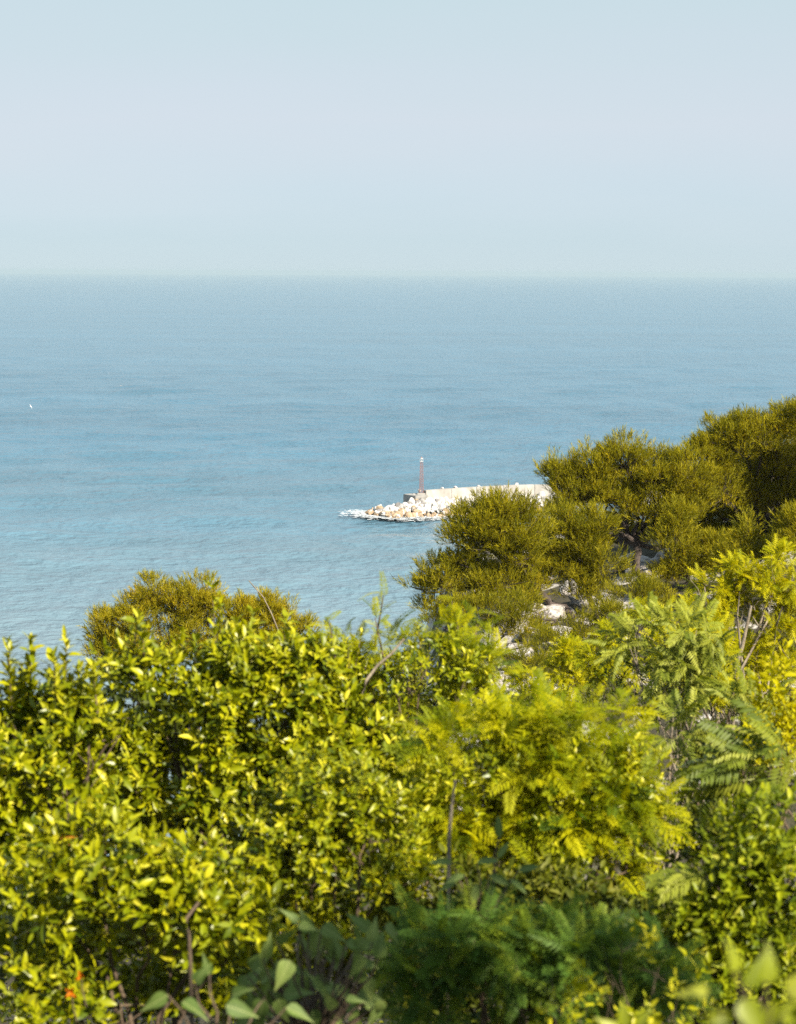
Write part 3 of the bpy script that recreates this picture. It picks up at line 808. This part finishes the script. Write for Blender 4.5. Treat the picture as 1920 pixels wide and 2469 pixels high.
# low undergrowth over the slope
DIA = (np.array([(0, 0, 0), (.22, .45, .05), (0, 1, -.1), (-.22, .45, .05)], float), np.array([(0, 1, 2), (0, 2, 3)]))
L_ = Leaves(); ur = np.random.default_rng(77)
for k in range(750):
    y_ = 4.5+58*ur.random()**1.5; x_ = ur.uniform(-.24, .25)*y_ + ur.normal(0, .4)
    if y_ > 44 and mnoise.noise(Vector((x_*.35, y_*.35, 2.0))) > -.02: continue
    z_ = ground(x_, y_); r_ = (.22+.012*y_)*ur.uniform(.6, 1.3); q = int(70)
    u = sh_dirs(q); u[:, 2] = np.abs(u[:, 2])
    P = np.array((x_, y_, z_)) + u*r_*np.array((1, 1, .8))*ur.uniform(.6, 1, (q, 1))
    L_.add(P, u*.6+rng.normal(0, .5, u.shape)+np.array((0, 0, .3)), u+rng.normal(0, .4, u.shape), np.full(q, .05+.0022*y_)*ur.uniform(.6, 1.2, q), np.clip(ur.normal(.42, .12)+ur.normal(0, .15, q), 0, 1))
obj('undergrowth', scatter_mesh('undergrowth', [DIA], L_.arrays(), M_SCRUB), None, 'low green undergrowth covering the slope between the shrubs', 'undergrowth', kind='stuff')

# ---- pines on the headland
pine('pine_tree', 'wind-bent pine leaning left over the sea in front of the breakwater', lobes_px([(1205, 1242, 70, 44), (1150, 1275, 70, 48), (1245, 1290, 68, 55), (1190, 1320, 70, 36), (1100, 1300, 24, 22), (1060, 1398, 58, 44), (1020, 1420, 30, 26), (1035, 1462, 24, 16), (1205, 1405, 72, 36), (1150, 1440, 55, 32), (1105, 1350, 30, 22), (1255, 1350, 40, 26), (1300, 1375, 46, 34, 1), (1275, 1420, 40, 28, .5), (1320, 1275, 28, 34, 2.5), (1150, 1375, 50, 26, 1.5)], 61), (1420, 1495), 62, tint=.55, r0=.15)
pine('pine_tree', 'broad flat-topped pine with two dark trunks in the middle of the headland', lobes_px([(1352, 1138, 46, 26), (1430, 1135, 66, 44), (1508, 1125, 56, 56), (1395, 1200, 62, 44), (1470, 1195, 70, 50), (1590, 1160, 64, 62), (1555, 1225, 60, 44), (1655, 1150, 58, 66), (1655, 1225, 50, 46), (1605, 1265, 46, 28), (1480, 1290, 46, 44, 2.5), (1560, 1290, 50, 26, 3.0), (1690, 1270, 56, 40, 3.0), (1352, 1235, 32, 26, 2.5)], 65), (1548, 1400), 65, tint=.55, r0=.17)
pine('pine_tree', 'tall pine rising to the right edge with a deeply shaded hollow', lobes_px([(1720, 1120, 48, 56), (1705, 1085, 36, 30), (1790, 1035, 36, 30), (1760, 1070, 60, 56), (1830, 1050, 54, 46), (1900, 1025, 50, 44), (1965, 1010, 60, 50), (1745, 1190, 44, 56), (1890, 1080, 60, 44, 3), (1850, 1170, 70, 60, 5), (1920, 1180, 60, 70, 5), (1800, 1130, 60, 60, 5), (1840, 1250, 60, 50, 5), (1770, 1260, 60, 46, 3), (1730, 1305, 56, 26, 3), (1870, 1300, 60, 36, 3), (1700, 1200, 40, 50, 2), (1930, 1110, 50, 50, 4), (1860, 1130, 60, 50, 1), (1800, 1195, 50, 46, 1), (1900, 1200, 50, 46, 1)], 66), (1850, 1340), 69, tint=.55, r0=.18)
pine('pine_tree', 'bushy pine lobe below the flat-topped pine, left of the trunks', lobes_px([(1372, 1275, 30, 42), (1405, 1320, 54, 44), (1360, 1365, 58, 40), (1440, 1370, 60, 42), (1430, 1280, 50, 40), (1300, 1300, 22, 30, 2), (1320, 1330, 28, 26, 1), (1400, 1425, 60, 26)], 62), (1450, 1440), 62, tint=.5, r0=.11)
pine('pine_tree', 'slim upright pine just right of the dark trunks', lobes_px([(1635, 1265, 24, 44), (1630, 1325, 44, 44), (1660, 1375, 52, 34), (1715, 1330, 52, 34), (1745, 1365, 46, 30), (1610, 1390, 36, 26)], 63), (1650, 1420), 63, tint=.55, r0=.09)
pine('pine_tree', 'young pine with a single pointed leader beside the shaded hollow', lobes_px([(1806, 1275, 14, 30), (1800, 1312, 34, 20), (1790, 1345, 50, 22), (1830, 1360, 48, 20)], 60), (1805, 1400), 60, tint=.5, r0=.06)
pine('pine_tree', 'sunlit pine bough cut by the right edge below the hollow', lobes_px([(1912, 1265, 34, 32), (1945, 1310, 60, 44), (1900, 1320, 36, 34)], 59), (1960, 1400), 59, tint=.55, r0=.08)
pine('pine_bush', 'low rounded pine bush under the two dark trunks', lobes_px([(1535, 1432, 48, 36), (1580, 1450, 40, 28), (1500, 1450, 30, 26)], 56), (1540, 1480), 56, tint=.5, size=.26, r0=.06, cat='pine bush')
pine('pine_bush', 'olive pine scrub beside the fallen branch on white rock', lobes_px([(1480, 1490, 40, 34), (1400, 1530, 50, 40), (1340, 1560, 48, 40), (1440, 1575, 44, 34), (1350, 1610, 60, 36)], 52), (1400, 1640), 52, tint=.42, size=.24, r0=.05, cat='pine bush')
pine('pine_bush', 'ragged pine scrub hanging over the cliff edge by the water', lobes_px([(1110, 1475, 46, 26), (1175, 1480, 46, 30), (1245, 1480, 44, 30), (1060, 1500, 34, 20), (1215, 1520, 46, 24), (1290, 1540, 36, 30)], 56), (1180, 1540), 57, tint=.45, size=.26, r0=.06, cat='pine bush')
pine('pine_bush', 'olive scrub between the pale rocks above the feathery shrub', lobes_px([(1270, 1600, 48, 34), (1320, 1670, 46, 30), (1230, 1650, 40, 28), (1410, 1655, 46, 26)], 46), (1290, 1700), 46, tint=.42, size=.22, r0=.05, cat='pine bush')
pine('pine_tree', 'tall pine just beyond the right edge, its shade on the hollow', lobes_px([(2070, 1035, 66, 60, -2), (2130, 1000, 80, 70, -2), (2140, 1100, 90, 70, -2), (2065, 1130, 60, 60, -2), (2190, 1060, 100, 80), (2200, 1180, 100, 80)], 66), (2160, 1330), 66, tint=.5, r0=.18)
pine('pine_bush', 'low pine scrub on the white rocks under the leaning pine', lobes_px([(1255, 1455, 36, 22), (1455, 1470, 34, 20), (1300, 1515, 36, 20)], 60), (1350, 1480), 60, tint=.45, size=.28, r0=.05, cat='pine bush')
# ---- pine at the left
pine('pine_tree', 'orange-tinged pine standing in front of the sea on the left', lobes_px([(262, 1530, 42, 50), (320, 1488, 44, 46), (372, 1452, 30, 42), (420, 1470, 42, 44), (470, 1465, 36, 52), (505, 1452, 30, 40), (560, 1490, 50, 36), (610, 1490, 40, 34), (648, 1472, 24, 30), (680, 1505, 26, 36), (720, 1530, 30, 36), (270, 1590, 50, 50), (350, 1560, 70, 50), (470, 1550, 70, 50), (620, 1550, 70, 44)], 47, .9, 1.3), (460, 1760), 47, m=M_NEEDLEO, tint=.6, size=.24, dens=30, lean=1.1, group=None)

# ---- middle distance
fronds('locust_tree', 'bright yellow-green feathery tree with a pale trunk at the right', 'tree', lobes_px([(1880, 1345, 34, 26), (1790, 1375, 48, 22), (1700, 1415, 54, 30), (1830, 1405, 60, 26), (1905, 1410, 40, 30), (1850, 1455, 70, 40), (1760, 1470, 60, 34), (1880, 1540, 60, 66), (1790, 1600, 56, 60), (1870, 1640, 60, 56), (1690, 1480, 44, 30), (1730, 1420, 40, 22), (1640, 1500, 46, 34, -2), (1710, 1550, 60, 46, -2), (1620, 1575, 56, 46, -3), (1710, 1650, 66, 46, -3), (1600, 1655, 56, 46, -3), (1540, 1600, 40, 40, -3)], 27), 26, .22, M_YELLOW, 220, per=6, tint=.7, temps=FROND_LOD, bark=M_BARKP, r0=.06)
fronds('locust_bush', 'small yellow-green bush in front of olive pine scrub', 'bush', lobes_px([(1375, 1580, 34, 26), (1350, 1620, 30, 30), (1385, 1650, 26, 20)], 34), 30, .22, M_YELLOW, 60, per=6, tint=.65, temps=FROND_LOD)
fronds('locust_bush', 'yellow-green bush left of the drooping long-leaved shrub', 'bush', lobes_px([(1545, 1475, 24, 20), (1465, 1530, 34, 22), (1450, 1590, 44, 36), (1480, 1630, 50, 34), (1430, 1620, 40, 30)], 30), 30, .2, M_YELLOW, 80, per=6, tint=.55, temps=FROND_LOD)
fronds('locust_bush', 'low yellow-green bush at the foot of the white rocks', 'bush', lobes_px([(1265, 1640, 34, 22), (1290, 1690, 60, 26), (1210, 1700, 40, 24), (1360, 1700, 50, 26)], 28), 26, .2, M_YELLOW, 80, per=6, tint=.5, temps=FROND_LOD)
laurel('scrub_bush', 'dark small-leaved scrub under the drooping long-leaved shrub', 'bush', lobes_px([(1560, 1660, 70, 50), (1490, 1680, 60, 44), (1640, 1650, 60, 50), (1700, 1600, 50, 50), (1620, 1720, 80, 40), (1520, 1580, 50, 44)], 21), 30, .06, M_SCRUB, 120, k=8, tint=.35, ln=.1)
laurel('scrub_bush', 'mixed green scrub on the slope behind the feathery shrub', 'bush', lobes_px([(1180, 1740, 70, 44), (1280, 1740, 70, 40), (1390, 1720, 70, 40), (1090, 1760, 60, 40), (1000, 1770, 70, 44)], 24), 24, .07, M_SCRUB, 100, k=8, tint=.5, ln=.1)
fronds('long_leaved_shrub', 'tall shrub with long drooping pale compound leaves', 'shrub', lobes_px([(1600, 1525, 80, 40), (1680, 1520, 70, 36), (1530, 1560, 50, 40), (1620, 1590, 70, 50), (1690, 1600, 60, 40), (1640, 1650, 50, 40), (1590, 1640, 40, 40)], 17), 12, .26, M_AILAN, 90, per=3, tint=.6, temps=AIL_T, upb=.05, spread=.6, part='compound_leaf', bark=M_BARKP)
fronds('long_leaved_shrub', 'long-leaved shrub between the yellow tree and feathery shrub', 'shrub', lobes_px([(1770, 1670, 44, 30), (1830, 1690, 40, 26), (1700, 1730, 60, 36), (1640, 1760, 60, 40), (1760, 1740, 50, 30)], 13.5), 12, .26, M_AILAN, 60, per=3, tint=.6, temps=AIL_T, upb=.05, spread=.6, part='compound_leaf')
laurel('golden_shrub', 'golden yellow shrub at the right edge of the slope', 'shrub', lobes_px([(1905, 1660, 44, 70), (1870, 1740, 50, 44), (1910, 1800, 44, 60), (1830, 1800, 40, 30)], 12.5), 42, .07, M_YELLOW, 130, k=8, tint=.85)
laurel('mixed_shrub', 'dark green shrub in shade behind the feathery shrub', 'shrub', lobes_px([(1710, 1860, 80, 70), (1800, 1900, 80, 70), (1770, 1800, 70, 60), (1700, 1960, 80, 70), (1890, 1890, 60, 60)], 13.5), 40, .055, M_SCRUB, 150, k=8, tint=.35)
fronds('long_leaved_shrub', 'grey-green comb-like leaves arching over the right shrub', 'shrub', lobes_px([(1860, 1850, 40, 16), (1790, 1840, 40, 12), (1880, 1800, 30, 16)], 10.5), 14, .34, M_AILAN, 40, per=2, tint=.35, temps=AIL_T, bias=(-.9, -.2, 0), spread=.25, part='compound_leaf')

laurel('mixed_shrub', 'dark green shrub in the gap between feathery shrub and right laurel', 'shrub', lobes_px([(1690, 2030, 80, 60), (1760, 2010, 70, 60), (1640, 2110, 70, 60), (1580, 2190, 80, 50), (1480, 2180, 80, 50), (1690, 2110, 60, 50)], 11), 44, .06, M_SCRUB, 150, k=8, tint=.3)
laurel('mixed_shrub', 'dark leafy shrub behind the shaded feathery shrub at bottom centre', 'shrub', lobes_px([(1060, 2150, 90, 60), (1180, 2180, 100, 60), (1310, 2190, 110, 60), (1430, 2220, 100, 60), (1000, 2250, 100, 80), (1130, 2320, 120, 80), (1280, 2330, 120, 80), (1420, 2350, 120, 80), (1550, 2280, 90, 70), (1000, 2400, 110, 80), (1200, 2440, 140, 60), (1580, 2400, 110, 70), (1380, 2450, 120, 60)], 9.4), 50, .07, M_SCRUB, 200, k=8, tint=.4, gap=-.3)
laurel('scrub_bush', 'green scrub at the cliff edge behind the loose feathery shrub', 'bush', lobes_px([(1000, 1620, 44, 40), (1040, 1690, 50, 40), (970, 1700, 50, 50), (1000, 1770, 60, 40), (1100, 1650, 36, 26)], 30), 24, .10, M_SCRUB, 100, k=7, tint=.5, ln=.12)
laurel('scrub_bush', 'fresh green scrub at the right edge below the yellow-green tree', 'bush', lobes_px([(1830, 1570, 60, 50), (1890, 1610, 60, 60), (1780, 1650, 60, 40), (1860, 1690, 60, 40), (1920, 1540, 40, 60), (1740, 1570, 44, 40)], 31), 22, .10, M_SCRUB, 100, k=7, tint=.7, ln=.12)
# ---- feathery shrubs in the centre
fronds('feathery_shrub', 'loose feathery shrub rising against the sea in the centre', 'shrub', lobes_px([(850, 1575, 80, 44), (940, 1560, 60, 40), (830, 1640, 70, 50), (1085, 1530, 36, 30), (1120, 1585, 70, 36), (770, 1610, 50, 36), (1160, 1620, 70, 40), (890, 1680, 80, 50), (1120, 1680, 50, 40), (960, 1760, 110, 44), (985, 1640, 50, 40), (1020, 1715, 60, 40), (1000, 1580, 36, 26), (830, 1740, 70, 60), (1060, 1610, 40, 26)], 13), 100, .16, M_FEATHER, 290, per=2, tint=.5, extra=[(925, 1436, 13, .35), (905, 1490, 12.9, .3), (1090, 1450, 13, .3), (1150, 1480, 13.1, .25), (795, 1500, 12.8, .25)])
fronds('feathery_shrub', 'large bright yellow feathery shrub filling the centre right', 'shrub', lobes_px([(1110, 1810, 100, 60), (1250, 1820, 120, 80), (1400, 1790, 110, 76), (1510, 1790, 90, 80), (1480, 1920, 130, 90), (1570, 1990, 80, 70), (1560, 2060, 90, 50), (1350, 1960, 130, 80), (1160, 1930, 130, 90), (1060, 2010, 100, 70), (1280, 2070, 120, 60), (1420, 2060, 110, 70)], 10), 90, .24, M_FEATHER, 300, per=2, tint=.56, bias=(.3, -.1, -.1), r0=.03, spread=.75)
fronds('feathery_shrub', 'feathery shrub with shade toned into its leaves at the bottom centre', 'shrub', lobes_px([(1130, 2250, 80, 56), (1240, 2310, 90, 60), (1400, 2290, 100, 56), (1250, 2420, 150, 80), (1030, 2330, 80, 90), (1540, 2370, 110, 80), (1080, 2440, 110, 70), (1420, 2430, 130, 70)], 7.6), 130, .17, M_FEATHER_SHADE, 290, per=2, tint=.5, spread=.75, r0=.02)
fronds('long_leaved_shrub', 'single grey-green compound leaf over the dark gap at lower right', 'shrub', lobes_px([(1700, 2110, 14, 10), (1640, 2150, 20, 10)], 8.6), 20, .26, M_AILAN, 6, per=2, tint=.4, temps=AIL_T, bias=(-1.0, -.1, -.35), spread=.2, part='compound_leaf')

laurel('privet_shrub', 'small-leaved green shrub growing up through the bright feathery shrub', 'shrub', lobes_px([(1090, 1860, 90, 60), (1190, 1850, 80, 56), (1310, 1870, 90, 60), (1440, 1850, 80, 56), (1540, 1880, 70, 60), (1250, 1990, 110, 70), (1400, 2010, 110, 66), (1520, 2020, 80, 60), (1120, 2020, 100, 66)], 9.9), 34, .05, M_LAUREL, 250, k=8, tint=.5, gap=-.05)
laurel('privet_shrub', 'leafy green shrub mixed into the loose feathery sprays at centre', 'shrub', lobes_px([(800, 1640, 60, 50), (880, 1610, 60, 44), (950, 1650, 60, 50), (900, 1730, 80, 50), (1030, 1580, 50, 36), (1120, 1640, 60, 40), (1060, 1740, 80, 44), (1180, 1700, 60, 40)], 12.8), 30, .06, M_LAUREL, 200, k=8, tint=.5, gap=-.05, extra=[(870, 1540, 12.8, .3), (1010, 1520, 12.8, .3), (840, 1560, 12.7, .3)])

# ---- laurels of the foreground
laurel('laurel_shrub', 'glossy yellow-green laurel with upright tips at the left edge', 'shrub', lobes_px([(15, 1745, 70, 90), (85, 1755, 66, 90), (160, 1745, 56, 90), (215, 1790, 50, 70), (255, 1740, 56, 56, .6), (240, 1850, 90, 80, .9), (110, 1800, 90, 80, .9), (280, 1930, 100, 70, 1.2), (10, 1860, 90, 90, 1.2), (60, 1840, 130, 110), (-20, 1960, 110, 110), (160, 1900, 120, 110), (40, 2060, 140, 100)], 10), 62, .078, M_LAUREL, 300, k=9, tint=.46, extra=[(20, 1560, 10, .3), (75, 1556, 10, .3), (160, 1555, 10, .35), (130, 1600, 9.8, .2), (225, 1620, 9.9, .2)], r0=.03)
laurel('laurel_shrub', 'big rounded laurel in front of the orange-tinged pine', 'shrub', lobes_px([(310, 1672, 76, 76), (420, 1668, 86, 76), (530, 1655, 86, 80), (620, 1640, 84, 76), (700, 1650, 74, 76), (745, 1625, 56, 50), (760, 1730, 70, 70), (830, 1760, 80, 80), (900, 1840, 90, 80), (800, 1850, 100, 80), (980, 1900, 90, 70), (250, 1960, 130, 90, .8), (420, 2010, 140, 90, .8), (600, 1960, 120, 90, .6), (400, 1770, 150, 110), (590, 1770, 140, 110), (720, 1830, 110, 80), (290, 1850, 120, 100), (490, 1900, 150, 100)], 10.8), 58, .078, M_LAUREL, 300, k=9, tint=.47, extra=[(512, 1425, 11.5, .55), (530, 1480, 11, .4), (440, 1540, 11, .3), (330, 1500, 10.7, .3), (345, 1530, 10.7, .25), (690, 1505, 11, .3), (610, 1490, 11, .3), (570, 1510, 11, .25)], r0=.03)
laurel('box_shrub', 'small-leaved pale glossy shrub between laurel and feathery shrub', 'shrub', lobes_px([(790, 1930, 120, 80), (900, 1990, 110, 80), (680, 2020, 120, 80), (810, 2090, 140, 70), (940, 2090, 90, 60), (620, 2110, 100, 60), (720, 2190, 130, 70, .3), (900, 2190, 110, 70, .5), (560, 2190, 90, 70, .3)], 9.2), 84, .055, M_LAUREL, 300, k=9, tint=.48, ln=.09)
laurel('laurel_shrub', 'low laurel with yellow leaf rosettes at the bottom left', 'shrub', lobes_px([(230, 2080, 120, 80), (120, 2180, 110, 70), (250, 2300, 110, 70, .5), (600, 2340, 120, 80, .6), (740, 2330, 120, 80, .8), (60, 2260, 90, 70, .4), (450, 2400, 110, 70, .3), (340, 2180, 130, 80), (470, 2150, 110, 70), (420, 2290, 110, 60), (130, 2420, 150, 60), (290, 2420, 120, 50), (20, 2340, 70, 80), (560, 2230, 90, 50)], 8.3), 56, .075, M_LAUREL, 300, k=8, tint=.5)
laurel('laurel_shrub', 'laurel with pale shining leaves at the lower right', 'shrub', lobes_px([(1870, 2020, 80, 60), (1790, 2110, 90, 70), (1890, 2140, 80, 80), (1700, 2200, 90, 50), (1820, 2250, 100, 70), (1640, 2270, 80, 40), (1890, 2320, 70, 60), (1720, 2340, 90, 44), (1560, 2300, 70, 40), (1800, 2420, 120, 60)], 8.6), 80, .062, M_SMALL, 300, k=9, tint=.5, gap=-.3)

laurel('privet_shrub', 'sprinkling of bright small leaves over the shaded fronds at lower right', 'shrub', lobes_px([(1500, 2270, 70, 44), (1590, 2330, 70, 50), (1480, 2370, 70, 44), (1620, 2430, 80, 44), (1400, 2440, 70, 36), (1550, 2440, 60, 36), (1330, 2360, 60, 36)], 7.0), 34, .045, M_LAUREL, 200, k=6, tint=.7, gap=.05, ln=.07, r0=.009)

laurel('laurel_shrub', 'dark backing foliage added to deepen the gaps in the yellow-green laurels', 'shrub', lobes_px([(320, 1715, 90, 50), (220, 1740, 80, 50), (40, 1790, 120, 80), (200, 1810, 120, 80), (370, 1780, 120, 80), (540, 1780, 120, 80), (700, 1800, 120, 80), (850, 1850, 110, 80), (60, 1950, 140, 100), (270, 1960, 140, 100), (480, 1970, 140, 100), (690, 1970, 140, 100), (880, 2000, 120, 90), (120, 2130, 150, 100), (350, 2150, 150, 100), (580, 2150, 150, 100), (800, 2160, 140, 90), (60, 2310, 140, 90), (300, 2330, 150, 90), (540, 2330, 150, 90)], 12.2, .6), 15, .11, M_SCRUB, 60, k=6, tint=.28, gap=-1.0, ln=.14)  # added backing in dark leaf colour, so gaps between the laurels read as shadow

# ---- broad grey-green leaves at the bottom
def broad(name, label, leaves, d, m, size, temps, bark=M_TWIG, r0=.012, tint=.5):
    pts = np.array([at(q[0], q[1], d+q[3]) for q in leaves]); base = np.array((pts[:, 0].mean(), pts[:, 1].mean()+.1, 0)); base[2] = ground(base[0], base[1])
    root = empty(name, tuple(base), label, 'plant')
    hub = pts.mean(0)-np.array((0, 0, .25))
    obj('stem', tubes('stem', [(bend(base-np.array((0, 0, .1)), hub, 6, .04)-base, np.linspace(r0*1.6, r0, 6))], bark), root)
    L_ = Leaves()
    for q, p in zip(leaves, pts):
        a = math.radians(q[2])                                    # pointing direction in the view plane
        t = np.array((math.cos(a), rng.normal(-.15, .25), math.sin(a)))
        nn = np.array((rng.normal(.1, .3), -.75+rng.normal(0, .2), .75))
        L_.add(p[None], t[None], nn[None], np.array([size*q[4]]), np.array([np.clip(rng.normal(tint, .22), 0, 1)]))
        obj('petiole', tubes('petiole', [(bend(hub+(p-hub)*.15, p, 5, .06)-base, np.linspace(r0*.5, r0*.22, 5))], bark, 5), root)
    arr = L_.arrays()
    place_parts(root, base, arr, np.arange(len(pts)), temps, m, 'leaf')
    return root
BROAD_T = [T_blade(w=.52, fold=.16, curl=-.25, segs=(0, .08, .22, .42, .62, .82, 1), wid=(.1, .75, 1, .88, .56, .22, 0)), T_blade(w=.46, fold=.26, curl=-.12, segs=(0, .08, .22, .42, .62, .82, 1), wid=(.1, .8, 1, .84, .5, .2, 0)), T_blade(w=.58, fold=.10, curl=-.40, segs=(0, .08, .22, .42, .62, .82, 1), wid=(.1, .8, 1, .86, .55, .22, 0))]
gl = []
for k in range(90):
    x_ = rng.uniform(590, 930); y_ = rng.uniform(2225+max(0, (700-x_))*.9, 2465)
    gl.append((x_, y_, rng.uniform(-160, 150), rng.normal(0, .25), rng.uniform(.7, 1.15)))
broad('broad_leaved_plant', 'dusty grey-green broad-leaved plant at the bottom centre', gl, 7.0, M_GREY, .095, BROAD_T, tint=.65)
broad('broad_leaved_plant', 'three large pale grey-green leaves by a bare twig at the bottom', [(405, 2400, -150, -.1, 1.1), (440, 2415, -25, 0, 1.15), (545, 2425, -18, -.05, 1.2), (505, 2350, 105, .1, .8), (560, 2400, 30, .1, 1.0), (690, 2430, -25, .05, 1.1), (470, 2370, 60, .05, .8), (640, 2400, 80, .1, .9)], 6.3, M_GREY, .095, BROAD_T, tint=.1)
M_NEAR = leaf_mat('soft yellow-green leaf', [(0.0, (0.18, 0.22, 0.02)), (0.5, (0.34, 0.36, 0.025)), (1.0, (0.50, 0.48, 0.10))], 0.42, .35, .5, noise_scale=4.0)
nl = [(1775, 2345, 100, 0, .9), (1800, 2380, 60, .1, 1.0), (1850, 2370, 80, .05, 1.0), (1790, 2410, -60, -.1, 1.2), (1860, 2420, -90, 0, 1.1), (1880, 2450, 10, .1, 1.2), (1740, 2430, -100, .1, 1.1), (1900, 2400, 40, -.1, 1.2), (1830, 2460, -20, .1, 1.2), (1760, 2470, 200, 0, 1.0), (1710, 2400, 170, .15, .9), (1920, 2460, 70, .05, 1.2)]
broad('broad_leaved_plant', 'close blurred yellow-green leaves in the bottom right corner', nl, 2.7, M_NEAR, .054, BROAD_T, r0=.006)
broad('broad_leaved_plant', 'two blurred yellow-green leaves at the bottom edge right of centre', [(1510, 2475, 100, 0, .8), (1540, 2480, 60, 0, .8), (1490, 2490, 140, .1, .8)], 4.2, M_NEAR, .075, BROAD_T, r0=.005)
sl = [(1090, 2080, 170, 0, 1), (1150, 2080, 10, 0, 1), (1180, 2110, -20, 0, 1.1), (1120, 2110, 190, 0, 1), (1200, 2070, 60, .1, .9), (1230, 2120, -30, 0, 1), (1150, 2130, -100, 0, 1), (1100, 2130, 200, .1, .9), (1250, 2100, 20, .1, 1), (1205, 2020, 95, .05, 1.0)]
broad('broad_leaved_plant', 'silvery-leaved sprig between box shrub and shaded fronds', sl, 7.6, M_GREY, .085, [T_blade(w=.40, fold=.12, curl=-.15), T_blade(w=.36, fold=.2, curl=-.25)])

# ---- bare stems, dead leaves, flowers
def bare(label, pts, d, r, m=M_BARKP):
    P = np.array([at(px, py, d+i*.02) for i, (px, py) in enumerate(pts)])
    b0 = P[0].copy(); b0[2] = ground(b0[0], b0[1]); 
    P = np.vstack([b0-np.array((0, 0, .05)), P])
    o = obj('bare_stem', tubes('bare stem', [(P-b0, np.linspace(r, r*.5, len(P)))], m, 6), None, label, 'stem'); o.location = tuple(b0)
bare('pale bare stem slanting up to the right below the sea gap', [(868, 1690), (885, 1640), (910, 1605), (945, 1575), (975, 1540)], 12.2, .013)
bare('straight upright bare stem inside the feathery shrub', [(1083, 2020), (1090, 1940), (1098, 1880)], 8.6, .011)
bare('reddish crooked twig rising from the bottom left laurel', [(462, 2460), (460, 2340), (455, 2250), (450, 2215), (480, 2175)], 7.2, .010, M_TWIG)
bare('thin dry stem bending up through the orange-tinged pine', [(675, 1530), (655, 1480), (635, 1440), (600, 1400)], 40, .02)
bare('pale forked trunk of the yellow-green tree', [(1770, 1620), (1790, 1560), (1803, 1500), (1812, 1460)], 26, .035)

def cluster(name, label, cat, px, py, d, k, size, m, temps=LEAF_T):
    c = at(px, py, d); L_ = Leaves()
    P = np.tile(c, (k, 1)); t = sh_dirs(k); t[:, 1] = -np.abs(t[:, 1])*.6; L_.add(P, t, rng.normal(0, .5, (k, 3))+np.array((0, -.6, .6)), np.full(k, size)*rng.uniform(.7, 1.1, k), rng.random(k))
    root = empty(name, tuple(c), label, cat)
    obj('stalk', tubes('stalk', [(np.array([(0, 0, 0), (0, .03, -.06), (.01, .06, -.14)]), (.003, .003, .003))], M_TWIG, 5), root)
    place_parts(root, c, L_.arrays(), np.arange(k), temps, m, 'petal' if m is M_ORANGE else 'leaf')
cluster('orange_flower', 'upper of two orange flowers in the bottom left laurel', 'flower', 195, 2355, 7.55, 7, .030, M_ORANGE)
cluster('orange_flower', 'lower of two orange flowers in the bottom left laurel', 'flower', 172, 2392, 7.5, 9, .032, M_ORANGE)
cluster('dead_leaf_cluster', 'brown withered leaf bunch hanging in the left laurel', 'leaves', 152, 2022, 8.9, 8, .06, M_DRY)

# ---- overhanging tree beside the viewer, out of frame on the right, whose shade falls on the lower slope
sc_ = at(1270, 2330, 7.4) + SUN*7.2
laurel('overhanging_tree', 'broad-leaved tree beside the viewpoint shading the lower slope', 'tree', [(sc_, np.array((.85, .7, .6))), (sc_+np.array((-.60, -.30, .05)), np.array((.5, .5, .4))), (sc_+np.array((.3, .3, .5)), np.array((.6, .6, .5)))], 48, .10, M_LAUREL, 0, k=8, tint=.4, r0=.05, gap=.13)

# ---- gulls
M_GULL = ramp_mat('gull white', (0.55, 0.55, 0.56), (0.65, 0.65, 0.66), 4, .7, 0)
def gull(label, px, py, d, sz, rz, bank):
    c = at(px, py, d)
    root = empty('gull', tuple(c), label, 'gull', 'gulls over the sea'); root.rotation_euler = (0, bank, rz)
    obj('body', tubes('gull body', [([(0, -.5, 0), (0, -.35, .02), (0, -.05, .0), (0, .25, .04), (0, .36, .07), (0, .46, .06), (0, .54, .04)], np.array((.02, .06, .11, .09, .065, .05, .01)))], M_GULL, 8), root)
    for s in (-1, 1):
        V = [(s*.05, .12, .04), (s*.05, -.12, .04), (s*.5, .2, .22), (s*.5, -.02, .22), (s*1.1, -.1, .12), (s*1.0, -.16, .12)]
        V2 = [(a, b_, c_+.02) for a, b_, c_ in V]
        Q = np.array([(0, 1, 3, 2), (2, 3, 5, 4), (6, 8, 9, 7), (8, 10, 11, 9), (0, 2, 8, 6), (1, 7, 9, 3), (2, 4, 10, 8), (3, 9, 11, 5), (4, 5, 11, 10), (0, 6, 7, 1)])
        obj('wing', mesh('wing', V+V2, Q, [M_GULL]), root)
    root.scale = (sz, sz, sz)
gull('white gull flying low over the sea, nearer the centre', 291, 930, 260, .28, 1.0, .3)
gull('white gull banking over the sea near the left edge', 74, 980, 250, .28, -.6, .9)

# ---- sea haze
V, Q = [], []; box(V, Q, -21000, 21000, -450, 31000, -6.0, 56.0)
hz = bpy.data.materials.new('sea haze'); hz.use_nodes = True
hn = hz.node_tree.nodes; hn.clear()
pv = hn.new('ShaderNodeVolumePrincipled'); ho = hn.new('ShaderNodeOutputMaterial')
pv.inputs['Color'].default_value = (0.43, 0.515, 0.56, 1); pv.inputs['Density'].default_value = 0.00007; pv.inputs['Anisotropy'].default_value = 0.0
hz.node_tree.links.new(pv.outputs[0], ho.inputs['Volume'])
obj('haze', mesh('haze', V, np.array(Q), [hz]), kind='stuff')
